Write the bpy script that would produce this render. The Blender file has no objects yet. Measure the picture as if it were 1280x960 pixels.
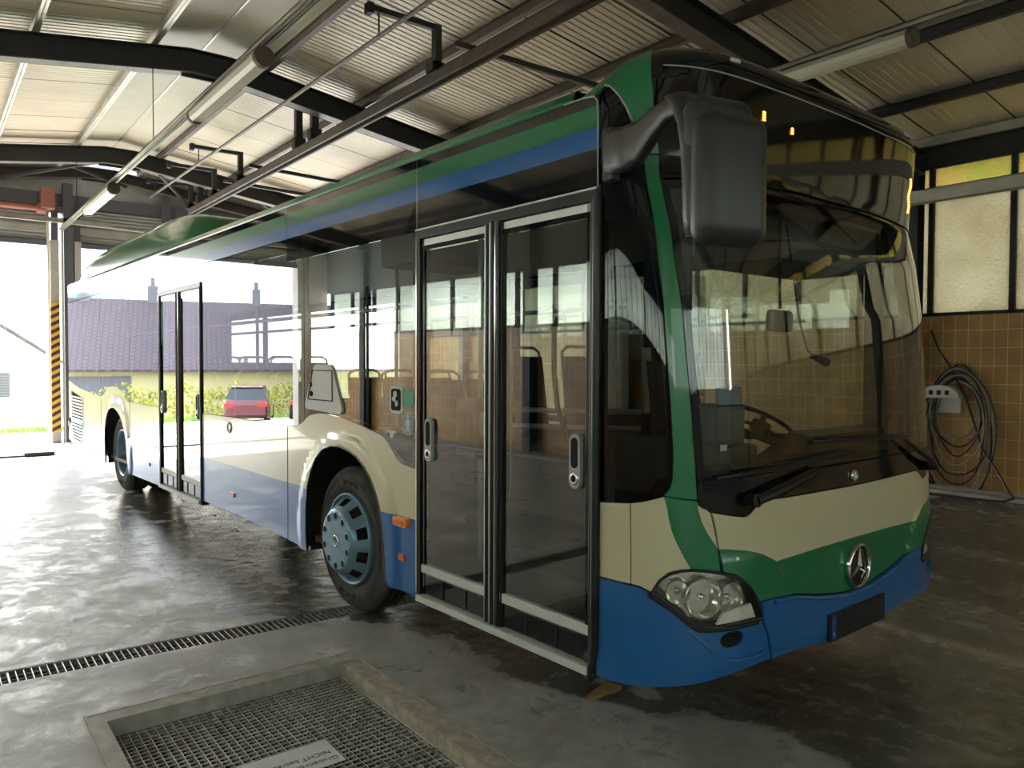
import bpy, math, random
from mathutils import Vector, Matrix
from mathutils.geometry import delaunay_2d_cdt
random.seed(7)
SC = bpy.context.scene
COL = SC.collection
PI = math.pi

# ------------------------------------------------------------------ materials
M = {}
def nt(name):
    m = bpy.data.materials.new(name); m.use_nodes = True
    t = m.node_tree; t.nodes.clear()
    o = t.nodes.new('ShaderNodeOutputMaterial')
    M[name] = m
    return m, t, o
def N(t, ty, **kw):
    n = t.nodes.new(ty)
    for k, v in kw.items():
        if k.startswith('i_'):
            n.inputs[k[2:].replace('_', ' ')].default_value = v
        else:
            setattr(n, k, v)
    return n
def mat(name, col, rough=.5, metal=0., coat=0., noise=0., nscale=6., bump=0., bscale=40., emit=None, estr=1., spec=.5, rvar=0.):
    m, t, o = nt(name)
    b = N(t, 'ShaderNodeBsdfPrincipled')
    c = (*col, 1)
    b.inputs['Base Color'].default_value = c
    b.inputs['Roughness'].default_value = rough
    b.inputs['Metallic'].default_value = metal
    b.inputs['Coat Weight'].default_value = coat
    b.inputs['Coat Roughness'].default_value = .03
    b.inputs['Specular IOR Level'].default_value = spec
    if emit:
        b.inputs['Emission Color'].default_value = (*emit, 1)
        b.inputs['Emission Strength'].default_value = estr
    if noise or bump or rvar:
        tc = N(t, 'ShaderNodeTexCoord')
        nz = N(t, 'ShaderNodeTexNoise'); nz.inputs['Scale'].default_value = nscale; nz.inputs['Detail'].default_value = 6
        t.links.new(tc.outputs['Object'], nz.inputs['Vector'])
        if noise:
            mp = N(t, 'ShaderNodeMapRange'); mp.inputs['From Min'].default_value = .3; mp.inputs['From Max'].default_value = .7
            mp.inputs['To Min'].default_value = 1 - noise; mp.inputs['To Max'].default_value = 1 + noise * .6
            t.links.new(nz.outputs['Fac'], mp.inputs['Value'])
            mx = N(t, 'ShaderNodeVectorMath', operation='SCALE'); mx.inputs[0].default_value = col
            t.links.new(mp.outputs[0], mx.inputs['Scale']); t.links.new(mx.outputs[0], b.inputs['Base Color'])
        if rvar:
            mp = N(t, 'ShaderNodeMapRange'); mp.inputs['From Min'].default_value = .3; mp.inputs['From Max'].default_value = .7
            mp.inputs['To Min'].default_value = max(.02, rough - rvar); mp.inputs['To Max'].default_value = rough + rvar
            t.links.new(nz.outputs['Fac'], mp.inputs['Value']); t.links.new(mp.outputs[0], b.inputs['Roughness'])
        if bump:
            n2 = N(t, 'ShaderNodeTexNoise'); n2.inputs['Scale'].default_value = bscale; n2.inputs['Detail'].default_value = 4
            t.links.new(tc.outputs['Object'], n2.inputs['Vector'])
            bp = N(t, 'ShaderNodeBump'); bp.inputs['Strength'].default_value = bump; bp.inputs['Distance'].default_value = .01
            t.links.new(n2.outputs['Fac'], bp.inputs['Height']); t.links.new(bp.outputs[0], b.inputs['Normal'])
    t.links.new(b.outputs[0], o.inputs[0])
    return m
def glass(name, tint=(.8, .85, .83), k=1.0, rough=0., base=.045):
    """thin pane: tinted transparency + fresnel mirror of both faces"""
    m, t, o = nt(name)
    g = N(t, 'ShaderNodeNewGeometry')
    d = N(t, 'ShaderNodeVectorMath', operation='DOT_PRODUCT')
    t.links.new(g.outputs['Normal'], d.inputs[0]); t.links.new(g.outputs['Incoming'], d.inputs[1])
    a = N(t, 'ShaderNodeMath', operation='ABSOLUTE'); t.links.new(d.outputs['Value'], a.inputs[0])
    s = N(t, 'ShaderNodeMath', operation='SUBTRACT'); s.inputs[0].default_value = 1; t.links.new(a.outputs[0], s.inputs[1])
    p = N(t, 'ShaderNodeMath', operation='POWER'); p.inputs[1].default_value = 5; t.links.new(s.outputs[0], p.inputs[0])
    f = N(t, 'ShaderNodeMath', operation='MULTIPLY_ADD'); f.inputs[1].default_value = 1 - base; f.inputs[2].default_value = base
    t.links.new(p.outputs[0], f.inputs[0])
    f1 = N(t, 'ShaderNodeMath', operation='ADD'); f1.inputs[1].default_value = 1; t.links.new(f.outputs[0], f1.inputs[0])
    f2 = N(t, 'ShaderNodeMath', operation='DIVIDE'); t.links.new(f.outputs[0], f2.inputs[0]); t.links.new(f1.outputs[0], f2.inputs[1])
    f3 = N(t, 'ShaderNodeMath', operation='MULTIPLY'); f3.inputs[1].default_value = 2 * k; f3.use_clamp = True
    t.links.new(f2.outputs[0], f3.inputs[0])
    tr = N(t, 'ShaderNodeBsdfTransparent'); tr.inputs[0].default_value = (*tint, 1)
    gl = N(t, 'ShaderNodeBsdfGlossy'); gl.inputs['Roughness'].default_value = rough; gl.inputs['Color'].default_value = (1, 1, 1, 1)
    mx = N(t, 'ShaderNodeMixShader')
    t.links.new(f3.outputs[0], mx.inputs[0]); t.links.new(tr.outputs[0], mx.inputs[1]); t.links.new(gl.outputs[0], mx.inputs[2])
    t.links.new(mx.outputs[0], o.inputs[0])
    return m

mat('cream', (.68, .60, .41), .3, coat=.6)
mat('green', (.008, .18, .072), .3, coat=.6)
mat('blue', (.008, .125, .40), .3, coat=.6)
mat('black_gloss', (.006, .008, .013), .06, coat=.5)
mat('display_gloss', (.010, .008, .007), .05)
mat('black_plastic', (.012, .012, .013), .45)
mat('black_rubber', (.012, .012, .014), .35)
mat('mirror_shell', (.035, .033, .034), .38)
mat('dark_under', (.01, .01, .01), .9)
mat('tyre', (.075, .072, .070), .8, spec=.15, noise=.3, nscale=9, bump=.3, bscale=60)
mat('tyre_groove', (.008, .008, .008), .9, spec=.1)
mat('rim_blue', (.17, .29, .40), .32, metal=.35, noise=.12, nscale=14)
mat('hole', (.004, .004, .004), .9)
mat('chrome', (.75, .75, .74), .12, metal=1)
mat('alu', (.62, .62, .62), .35, metal=.8, noise=.15)
mat('silver', (.62, .64, .62), .45)
mat('grey_paint', (.42, .44, .46), .35, coat=.3)
mat('amber', (.9, .28, .02), .25, coat=.5)
mat('amber_led', (.9, .3, .02), .4, emit=(1, .38, .04), estr=2.2)
mat('red_lens', (.55, .02, .02), .25, coat=.5)
mat('orange_lens', (.75, .12, .04), .3, coat=.5)
mat('lamp_reflector', (.8, .78, .72), .16, metal=.9, bump=.25, bscale=30)
mat('lamp_white', (.95, .92, .84), .2)
mat('plate_black', (.015, .018, .03), .35)
mat('eu_blue', (.02, .06, .30), .4)
mat('seat_navy', (.03, .045, .09), .8)
mat('seat_grey', (.16, .17, .18), .6)
mat('bus_inner', (.14, .145, .15), .6)
mat('bus_inner_light', (.42, .42, .40), .5)
mat('bus_floor', (.06, .065, .07), .6)
mat('pole_grey', (.40, .43, .43), .3, metal=.4)
mat('green_card', (.10, .36, .24), .6)
mat('white_card', (.72, .74, .74), .6)
mat('blue_card', (.24, .33, .44), .6)
glass('bus_glass', (.60, .66, .64), 1.3, base=.05)
glass('rear_glass', (.30, .33, .34), 1.15)
glass('door_glass', (.60, .70, .66), 1.5, base=.06)
glass('windscreen_glass', (.72, .76, .70), 1.15)
glass('quarter_glass', (.22, .26, .30), .5)
glass('lamp_glass', (.9, .9, .88), .9)

mat('steel_black', (.026, .025, .025), .55, noise=.2)
mat('steel_purlin', (.16, .13, .11), .5, metal=.3, noise=.25)
mat('galv', (.50, .46, .40), .38, metal=.6, noise=.2, nscale=3)
mat('galv_grey', (.42, .40, .37), .45, metal=.3, noise=.2, nscale=3)
mat('ridge_panel', (.50, .44, .33), .5, noise=.1, nscale=2)
mat('lamp_body', (.45, .42, .36), .5)
mat('lamp_diffuser', (.72, .66, .54), .4)
mat('lamp_cap', (.12, .08, .06), .6)
mat('shutter', (.36, .36, .35), .5, metal=.3, noise=.12)
mat('column_beige', (.45, .42, .38), .6, noise=.12)
mat('column_dark', (.10, .10, .12), .6)
mat('jamb_cream', (.68, .64, .52), .6)
mat('pipe_red', (.32, .12, .09), .5)
mat('plaster', (.58, .54, .47), .85, noise=.15, nscale=2)
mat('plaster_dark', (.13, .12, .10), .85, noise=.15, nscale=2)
mat('win_frame', (.02, .018, .018), .5)
mat('hose', (.02, .02, .022), .4)
mat('hose_light', (.28, .28, .28), .4)
mat('reel', (.62, .60, .55), .5)
mat('grate_steel', (.30, .30, .29), .45, metal=.6, noise=.25, nscale=20)
mat('grate_bright', (.66, .65, .62), .4, metal=.6, noise=.25, nscale=20)
mat('pit_dark', (.008, .008, .008), .95)
mat('curb', (.42, .36, .30), .85, noise=.35, nscale=18, bump=.5, bscale=60)
mat('frame_steel', (.44, .42, .38), .55, metal=.3, noise=.3, nscale=12)
mat('paper', (.82, .82, .84), .6, noise=.06, nscale=20)
mat('ink', (.12, .11, .16), .7)
mat('kerb_slab', (.42, .40, .37), .6, noise=.2, nscale=4)
mat('rag', (.36, .24, .10), .7, noise=.35, nscale=14)
mat('hazard_black', (.03, .028, .025), .6)
mat('hazard_yellow', (.72, .38, .05), .6)
mat('asphalt', (.42, .41, .39), .8, noise=.15, nscale=1.5)
mat('house_pale', (.72, .69, .58), .9, noise=.04, nscale=1)
mat('house_yellow', (.38, .34, .18), .9, noise=.06, nscale=1)
mat('stone_plinth', (.42, .36, .27), .9, noise=.35, nscale=3)
mat('grille_dark', (.10, .09, .08), .6)
mat('house_dark', (.09, .09, .11), .6)
mat('bark', (.09, .07, .05), .9)
mat('teal_panel', (.28, .50, .44), .6)
mat('car_red', (.12, .012, .018), .2, coat=.8)
mat('car_black', (.02, .02, .025), .2, coat=.8)
mat('car_glass', (.03, .035, .04), .05)

# floor: worn concrete, wet dark patches with their own outline
def floor_material():
    m, t, o = nt('floor_concrete')
    b = N(t, 'ShaderNodeBsdfPrincipled')
    tc = N(t, 'ShaderNodeTexCoord')
    L = t.links.new
    n1 = N(t, 'ShaderNodeTexNoise'); n1.inputs['Scale'].default_value = 1.1; n1.inputs['Detail'].default_value = 9; n1.inputs['Roughness'].default_value = .62
    n2 = N(t, 'ShaderNodeTexNoise'); n2.inputs['Scale'].default_value = 9; n2.inputs['Detail'].default_value = 8; n2.inputs['Roughness'].default_value = .7; n2.inputs['Distortion'].default_value = .6
    n3 = N(t, 'ShaderNodeTexNoise'); n3.inputs['Scale'].default_value = .9; n3.inputs['Detail'].default_value = 5; n3.inputs['Roughness'].default_value = .55
    for n in (n1, n2, n3): L(tc.outputs['Object'], n.inputs['Vector'])
    sx = N(t, 'ShaderNodeSeparateXYZ'); L(tc.outputs['Object'], sx.inputs[0])
    # dry colour
    r1 = N(t, 'ShaderNodeValToRGB'); e = r1.color_ramp.elements
    e[0].position = .32; e[0].color = (.27, .262, .25, 1); e[1].position = .68; e[1].color = (.52, .515, .50, 1)
    L(n1.outputs['Fac'], r1.inputs[0])
    mp = N(t, 'ShaderNodeMapRange'); mp.inputs['From Min'].default_value = .3; mp.inputs['From Max'].default_value = .7; mp.inputs['To Min'].default_value = .72; mp.inputs['To Max'].default_value = 1.22
    L(n2.outputs['Fac'], mp.inputs['Value'])
    sc = N(t, 'ShaderNodeVectorMath', operation='SCALE'); L(r1.outputs[0], sc.inputs[0]); L(mp.outputs[0], sc.inputs['Scale'])
    # wet mask: y + noise*amp > edge
    def mth(op, a, b_=None, clamp=False, c=None):
        if op == 'MULTIPLY_ADD' and not isinstance(clamp, bool): c, clamp = clamp, False
        n = N(t, 'ShaderNodeMath', operation=op); n.use_clamp = clamp
        for i, v in enumerate((a, b_, c)):
            if v is None: continue
            if isinstance(v, (int, float)): n.inputs[i].default_value = v
            else: L(v, n.inputs[i])
        return n.outputs[0]
    nz = mth('MULTIPLY', mth('SUBTRACT', n3.outputs['Fac'], .5), 3.2)
    fine = mth('MULTIPLY', mth('SUBTRACT', n2.outputs['Fac'], .5), .35)
    # edge of the wet zone beside the bus: about y = -0.75 near x=-7, narrowing to y = 0 past the front wheel
    edge = N(t, 'ShaderNodeValToRGB'); ee = edge.color_ramp; ee.interpolation = 'LINEAR'
    xs = mth('MULTIPLY_ADD', sx.outputs['X'], 1 / 16., 1.0)   # x=-16 ->0 , 0 ->1
    cps = [(0.0, 1.0), (.36, 1.0), (.47, .40), (.55, .22), (.70, .18), (.80, .26), (.84, .66), (.92, .78), (1.0, 1.0)]
    while len(ee.elements) < len(cps): ee.elements.new(.5)
    for el, (p, v) in zip(ee.elements, cps): el.position = p; el.color = (v, v, v, 1)
    L(xs, edge.inputs[0])
    ye = mth('MULTIPLY_ADD', edge.outputs[0], 2.0, -1.35)       # y threshold
    w = mth('SUBTRACT', mth('ADD', mth('ADD', sx.outputs['Y'], mth('MULTIPLY', nz, .45)), fine), ye)
    wet = mth('MULTIPLY', w, 14, True)
    wet.node.inputs[1].default_value = 14
    # to the far side (y>8) dry again
    # splashes elsewhere
    sp = mth('MULTIPLY', mth('SUBTRACT', n3.outputs['Fac'], .68), 22, True)
    wet2 = mth('MAXIMUM', wet, mth('MULTIPLY', sp, .75))
    n5 = N(t, 'ShaderNodeTexNoise'); n5.inputs['Scale'].default_value = 3.1; n5.inputs['Detail'].default_value = 3
    L(tc.outputs['Object'], n5.inputs['Vector'])
    dry = mth('MULTIPLY', mth('SUBTRACT', n5.outputs['Fac'], .60), 18, True)
    far = mth('SUBTRACT', 1.0, mth('MULTIPLY', mth('SUBTRACT', sx.outputs['Y'], .4), 1.5, True), True)
    mpp = N(t, 'ShaderNodeMapping'); mpp.inputs['Scale'].default_value = (.45, 3.2, 1); L(tc.outputs['Object'], mpp.inputs[0])
    n6 = N(t, 'ShaderNodeTexNoise'); n6.inputs['Scale'].default_value = 1.0; n6.inputs['Detail'].default_value = 5; L(mpp.outputs[0], n6.inputs['Vector'])
    stk = mth('MULTIPLY', mth('MULTIPLY', mth('SUBTRACT', n6.outputs['Fac'], .47), 3.0, True), .55)
    wet3 = mth('MULTIPLY', mth('MULTIPLY', wet2, mth('SUBTRACT', 1.0, mth('MULTIPLY', mth('MULTIPLY', dry, far), .8))), mth('SUBTRACT', 1.0, mth('MULTIPLY', stk, mth('SUBTRACT', 1.0, far))))
    dk = N(t, 'ShaderNodeMix', data_type='VECTOR'); L(wet3, dk.inputs['Factor']); L(sc.outputs[0], dk.inputs[4])
    sc2 = N(t, 'ShaderNodeVectorMath', operation='MULTIPLY'); L(sc.outputs[0], sc2.inputs[0]); sc2.inputs[1].default_value = (.27, .262, .24)
    L(sc2.outputs[0], dk.inputs[5])
    # pale worn lines along the lane on the far side of the bus
    def band(y0, wd, amp):
        d = mth('ABSOLUTE', mth('SUBTRACT', mth('ADD', sx.outputs['Y'], mth('MULTIPLY', fine, .12)), y0))
        return mth('MULTIPLY', mth('SUBTRACT', 1.0, mth('DIVIDE', d, wd), True), amp)
    b1 = mth('MAXIMUM', band(2.48, .10, .75), mth('MAXIMUM', band(3.12, .035, .8), band(3.24, .03, .8)))
    b1 = mth('MULTIPLY', b1, mth('GREATER_THAN', sx.outputs['X'], -1.2))
    pl = N(t, 'ShaderNodeMix', data_type='VECTOR'); L(b1, pl.inputs['Factor']); L(dk.outputs[1], pl.inputs[4]); pl.inputs[5].default_value = (.42, .38, .31)
    L(pl.outputs[1], b.inputs['Base Color'])
    # roughness
    rr = mth('MULTIPLY_ADD', n2.outputs['Fac'], .75, .06)
    n4 = N(t, 'ShaderNodeTexNoise'); n4.inputs['Scale'].default_value = 2.6; n4.inputs['Detail'].default_value = 9; n4.inputs['Roughness'].default_value = .68
    L(tc.outputs['Object'], n4.inputs['Vector'])
    pud = mth('MULTIPLY', mth('SUBTRACT', n4.outputs['Fac'], .50), 9, True)
    r2 = mth('MULTIPLY', rr, mth('SUBTRACT', 1.0, mth('MULTIPLY', pud, .5)))
    r3 = mth('MAXIMUM', mth('MULTIPLY', r2, mth('SUBTRACT', 1.0, mth('MULTIPLY', wet3, .45))), .05)
    L(r3, b.inputs['Roughness'])
    bp = N(t, 'ShaderNodeBump'); bp.inputs['Strength'].default_value = .5; bp.inputs['Distance'].default_value = .008
    L(n2.outputs['Fac'], bp.inputs['Height']); L(bp.outputs[0], b.inputs['Normal'])
    L(b.outputs[0], o.inputs[0])
floor_material()

def tile_material():
    m, t, o = nt('wall_tile')
    L = t.links.new
    b = N(t, 'ShaderNodeBsdfPrincipled'); b.inputs['Roughness'].default_value = .3
    tc = N(t, 'ShaderNodeTexCoord'); mpg = N(t, 'ShaderNodeMapping')
    mpg.inputs['Rotation'].default_value = (-PI / 2, 0, 0)
    L(tc.outputs['Object'], mpg.inputs[0])
    br = N(t, 'ShaderNodeTexBrick'); br.offset = 0; br.squash = 1
    br.inputs['Color1'].default_value = (.46, .26, .09, 1); br.inputs['Color2'].default_value = (.54, .32, .12, 1)
    br.inputs['Mortar'].default_value = (.80, .64, .40, 1)
    br.inputs['Scale'].default_value = 1; br.inputs['Mortar Size'].default_value = .004; br.inputs['Mortar Smooth'].default_value = .1
    br.inputs['Bias'].default_value = 0; br.inputs['Brick Width'].default_value = .154; br.inputs['Row Height'].default_value = .232
    L(mpg.outputs[0], br.inputs['Vector'])
    nz = N(t, 'ShaderNodeTexNoise'); nz.inputs['Scale'].default_value = 2.2; nz.inputs['Detail'].default_value = 5
    L(tc.outputs['Object'], nz.inputs['Vector'])
    mp = N(t, 'ShaderNodeMapRange'); mp.inputs['From Min'].default_value = .35; mp.inputs['From Max'].default_value = .65; mp.inputs['To Min'].default_value = .75; mp.inputs['To Max'].default_value = 1.1
    L(nz.outputs['Fac'], mp.inputs['Value'])
    sc = N(t, 'ShaderNodeVectorMath', operation='SCALE'); L(br.outputs['Color'], sc.inputs[0]); L(mp.outputs[0], sc.inputs['Scale'])
    L(sc.outputs[0], b.inputs['Base Color'])
    bp = N(t, 'ShaderNodeBump'); bp.inputs['Strength'].default_value = .5; bp.inputs['Distance'].default_value = .004; bp.invert = True
    L(br.outputs['Fac'], bp.inputs['Height']); L(bp.outputs[0], b.inputs['Normal'])
    L(b.outputs[0], o.inputs[0])
tile_material()

def ceiling_material():
    m, t, o = nt('roof_sheet')
    L = t.links.new
    b = N(t, 'ShaderNodeBsdfPrincipled'); b.inputs['Roughness'].default_value = .42; b.inputs['Metallic'].default_value = .15
    tc = N(t, 'ShaderNodeTexCoord')
    nz = N(t, 'ShaderNodeTexNoise'); nz.inputs['Scale'].default_value = .8; nz.inputs['Detail'].default_value = 6
    L(tc.outputs['Object'], nz.inputs['Vector'])
    r = N(t, 'ShaderNodeValToRGB'); e = r.color_ramp.elements
    e[0].position = .3; e[0].color = (.54, .45, .335, 1); e[1].position = .7; e[1].color = (.74, .635, .485, 1)
    L(nz.outputs['Fac'], r.inputs[0])
    # sheet joints, one dark line each 0.92 m along the building
    sx = N(t, 'ShaderNodeSeparateXYZ'); L(tc.outputs['Object'], sx.inputs[0])
    dv = N(t, 'ShaderNodeMath', operation='DIVIDE'); L(sx.outputs['X'], dv.inputs[0]); dv.inputs[1].default_value = .96
    fr = N(t, 'ShaderNodeMath', operation='FRACT'); L(dv.outputs[0], fr.inputs[0])
    lt = N(t, 'ShaderNodeMath', operation='LESS_THAN'); L(fr.outputs[0], lt.inputs[0]); lt.inputs[1].default_value = .032
    mx = N(t, 'ShaderNodeMix', data_type='VECTOR'); L(lt.outputs[0], mx.inputs['Factor']); L(r.outputs[0], mx.inputs[4]); mx.inputs[5].default_value = (.03, .025, .02)
    L(mx.outputs[1], b.inputs['Base Color']); L(b.outputs[0], o.inputs[0])
ceiling_material()

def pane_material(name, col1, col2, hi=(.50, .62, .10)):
    """textured frosted glass, mottled between the two given colours"""
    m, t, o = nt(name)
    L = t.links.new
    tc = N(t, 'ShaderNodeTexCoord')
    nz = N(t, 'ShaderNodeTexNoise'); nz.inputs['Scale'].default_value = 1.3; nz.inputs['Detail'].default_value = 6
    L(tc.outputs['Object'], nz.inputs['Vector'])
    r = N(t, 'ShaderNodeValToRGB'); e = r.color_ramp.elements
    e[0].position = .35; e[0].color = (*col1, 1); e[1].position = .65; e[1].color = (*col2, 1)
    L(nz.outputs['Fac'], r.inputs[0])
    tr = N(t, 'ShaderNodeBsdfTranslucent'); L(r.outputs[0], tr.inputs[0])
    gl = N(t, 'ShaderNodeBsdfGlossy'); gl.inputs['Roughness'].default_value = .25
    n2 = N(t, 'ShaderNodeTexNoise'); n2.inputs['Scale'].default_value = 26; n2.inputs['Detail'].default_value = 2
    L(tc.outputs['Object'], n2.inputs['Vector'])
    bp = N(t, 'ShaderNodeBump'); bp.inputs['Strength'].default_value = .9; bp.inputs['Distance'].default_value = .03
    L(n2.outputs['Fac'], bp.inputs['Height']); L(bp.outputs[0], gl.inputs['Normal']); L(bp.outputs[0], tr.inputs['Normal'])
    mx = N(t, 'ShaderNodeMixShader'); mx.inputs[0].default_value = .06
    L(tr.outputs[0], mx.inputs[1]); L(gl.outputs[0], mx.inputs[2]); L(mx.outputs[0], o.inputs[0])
pane_material('pane_frosted', (.235, .212, .15), (.29, .27, .205))  # pane colour darkened in place of trees blocking the sky outside
pane_material('pane_tree_tint', (.34, .26, .14), (.26, .26, .10))  # yellow-green light of trees outside, painted into the upper pane colour
pane_material('pane_clean', (.62, .67, .60), (.74, .78, .72))

def leaf_material(name, c1, c2, sc_=5):
    m, t, o = nt(name)
    L = t.links.new
    b = N(t, 'ShaderNodeBsdfPrincipled'); b.inputs['Roughness'].default_value = .7
    tc = N(t, 'ShaderNodeTexCoord'); nz = N(t, 'ShaderNodeTexNoise'); nz.inputs['Scale'].default_value = sc_; nz.inputs['Detail'].default_value = 5
    L(tc.outputs['Object'], nz.inputs['Vector'])
    r = N(t, 'ShaderNodeValToRGB'); e = r.color_ramp.elements
    e[0].position = .35; e[0].color = (*c1, 1); e[1].position = .65; e[1].color = (*c2, 1)
    L(nz.outputs['Fac'], r.inputs[0]); L(r.outputs[0], b.inputs['Base Color']); L(b.outputs[0], o.inputs[0])
leaf_material('hedge_leaf', (.12, .15, .015), (.42, .37, .04), 3)
leaf_material('grass_green', (.08, .20, .02), (.25, .42, .05), 2)
def roof_tile_material():
    m, t, o = nt('roof_tiles')
    L = t.links.new
    b = N(t, 'ShaderNodeBsdfPrincipled'); b.inputs['Roughness'].default_value = .75
    tc = N(t, 'ShaderNodeTexCoord')
    br = N(t, 'ShaderNodeTexBrick'); br.inputs['Scale'].default_value = 1; br.inputs['Brick Width'].default_value = .24; br.inputs['Row Height'].default_value = .30
    br.inputs['Mortar Size'].default_value = .03; br.inputs['Color1'].default_value = (.085, .05, .055, 1); br.inputs['Color2'].default_value = (.065, .05, .06, 1); br.inputs['Mortar'].default_value = (.04, .032, .036, 1)
    L(tc.outputs['Object'], br.inputs['Vector']); L(br.outputs[0], b.inputs['Base Color']); L(b.outputs[0], o.inputs[0])
roof_tile_material()

# ------------------------------------------------------------------ mesh helpers
class MB:
    def __init__(s): s.v = []; s.f = []; s.m = []; s.mats = []; s.sm = []
    def mi(s, name):
        if name not in s.mats: s.mats.append(name)
        return s.mats.index(name)
    def add(s, verts, faces, m, smooth=False):
        b = len(s.v); s.v += [tuple(x) for x in verts]; k = s.mi(m)
        for f in faces:
            s.f.append(tuple(b + i for i in f)); s.m.append(k); s.sm.append(smooth)
        return s
    def box(s, x0, y0, z0, x1, y1, z1, m, bev=0.):
        if x0 > x1: x0, x1 = x1, x0
        if y0 > y1: y0, y1 = y1, y0
        if z0 > z1: z0, z1 = z1, z0
        if bev <= 0 or min(x1 - x0, y1 - y0, z1 - z0) < 2.2 * bev:
            v = [(x0, y0, z0), (x1, y0, z0), (x1, y1, z0), (x0, y1, z0), (x0, y0, z1), (x1, y0, z1), (x1, y1, z1), (x0, y1, z1)]
            return s.add(v, [(3, 2, 1, 0), (4, 5, 6, 7), (0, 1, 5, 4), (1, 2, 6, 5), (2, 3, 7, 6), (3, 0, 4, 7)], m)
        import bmesh
        bm = bmesh.new(); bmesh.ops.create_cube(bm, size=1)
        for v in bm.verts: v.co = Vector(((x0 + x1) / 2 + v.co.x * (x1 - x0), (y0 + y1) / 2 + v.co.y * (y1 - y0), (z0 + z1) / 2 + v.co.z * (z1 - z0)))
        bmesh.ops.bevel(bm, geom=bm.edges[:], offset=bev, segments=2, affect='EDGES', profile=.6)
        bm.verts.ensure_lookup_table()
        s.add([v.co[:] for v in bm.verts], [[v.index for v in f.verts] for f in bm.faces], m); bm.free()
        return s
    def bar(s, p, q, w, h, m, up=(0, 0, 1)):
        """box between p and q, width w (sideways) and height h"""
        p = Vector(p); q = Vector(q); d = (q - p).normalized(); u = Vector(up)
        r = d.cross(u)
        if r.length < 1e-5: r = d.cross(Vector((1, 0, 0)))
        r.normalize(); u = r.cross(d)
        v = []
        for c in (p, q):
            for a, b in ((-1, -1), (1, -1), (1, 1), (-1, 1)): v.append(c + r * a * w / 2 + u * b * h / 2)
        return s.add(v, [(3, 2, 1, 0), (4, 5, 6, 7), (0, 1, 5, 4), (1, 2, 6, 5), (2, 3, 7, 6), (3, 0, 4, 7)], m)
    def tube(s, pts, r, m, n=10, cap=True, rs=None, closed=False):
        pts = [Vector(p) for p in pts]; V = []; F = []
        K = len(pts)
        prev = None
        for i, p in enumerate(pts):
            if closed: d = pts[(i + 1) % K] - pts[(i - 1) % K]
            else: d = pts[min(i + 1, K - 1)] - pts[max(i - 1, 0)]
            if d.length < 1e-9: d = Vector((0, 0, 1))
            d.normalize()
            if prev is None:
                a = d.orthogonal().normalized()
            else:
                a = (prev - d * prev.dot(d))
                a = a.normalized() if a.length > 1e-6 else d.orthogonal().normalized()
            prev = a; b = d.cross(a)
            rr = rs[i] if rs else r
            for k in range(n):
                t = 2 * PI * k / n
                V.append(p + a * math.cos(t) * rr + b * math.sin(t) * rr)
        for i in range(K if closed else K - 1):
            for k in range(n):
                j = (i + 1) % K
                F.append((i * n + k, i * n + (k + 1) % n, j * n + (k + 1) % n, j * n + k))
        s.add(V, F, m, True)
        if cap and not closed:
            s.add(V[:n], [tuple(range(n))[::-1]], m); s.add(V[-n:], [tuple(range(n))], m)
        return s
    def cyl(s, p, q, r, m, n=20, r2=None):
        return s.tube([p, q], r, m, n, True, [r, r if r2 is None else r2])
    def lathe(s, prof, m, c=(0, 0, 0), ax='y', n=48, mats=None, a0=0., a1=2 * PI):
        """prof: list of (radius, axial)"""
        V = []; full = abs(a1 - a0 - 2 * PI) < 1e-6
        cnt = n if full else n + 1
        for i in range(cnt):
            t = a0 + (a1 - a0) * i / n
            for r, h in prof:
                if ax == 'y': V.append((c[0] + r * math.cos(t), c[1] + h, c[2] + r * math.sin(t)))
                elif ax == 'x': V.append((c[0] + h, c[1] + r * math.cos(t), c[2] + r * math.sin(t)))
                else: V.append((c[0] + r * math.cos(t), c[1] + r * math.sin(t), c[2] + h))
        k = len(prof)
        for j in range(k - 1):
            F = []
            for i in range(n):
                a = i * k + j; b = ((i + 1) % cnt) * k + j
                F.append((a, b, b + 1, a + 1))
            base = len(s.v)
            s.v += V if j == 0 else []
            if j == 0: b0 = base
            mi = s.mi(mats[j] if mats else m)
            for f in F: s.f.append(tuple(b0 + q for q in f)); s.m.append(mi); s.sm.append(True)
        return s
    def prism(s, poly, axis, a, b, m, mapf=None):
        """polygon extruded along axis; poly in the two other axes (in order)"""
        def P(u, v, w):
            if axis == 'x': return (w, u, v)
            if axis == 'y': return (u, w, v)
            return (u, v, w)
        n = len(poly)
        V = [P(u, v, a) for u, v in poly] + [P(u, v, b) for u, v in poly]
        F = [tuple(range(n))[::-1], tuple(range(n, 2 * n))] + [(i, (i + 1) % n, n + (i + 1) % n, n + i) for i in range(n)]
        return s.add(V, F, m)
    def build(s, name, parent=None, fix=True, loc=None, flip=False):
        me = bpy.data.meshes.new(name)
        me.from_pydata(s.v, [], s.f)
        for mn in s.mats: me.materials.append(M[mn])
        for p, k, sm in zip(me.polygons, s.m, s.sm): p.material_index = k; p.use_smooth = sm
        me.update()
        if fix:
            import bmesh
            bm = bmesh.new(); bm.from_mesh(me)
            bmesh.ops.recalc_face_normals(bm, faces=bm.faces[:])
            bm.to_mesh(me); bm.free()
        o = bpy.data.objects.new(name, me); COL.objects.link(o)
        if parent: o.parent = parent
        if loc: o.location = loc
        return o

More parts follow.
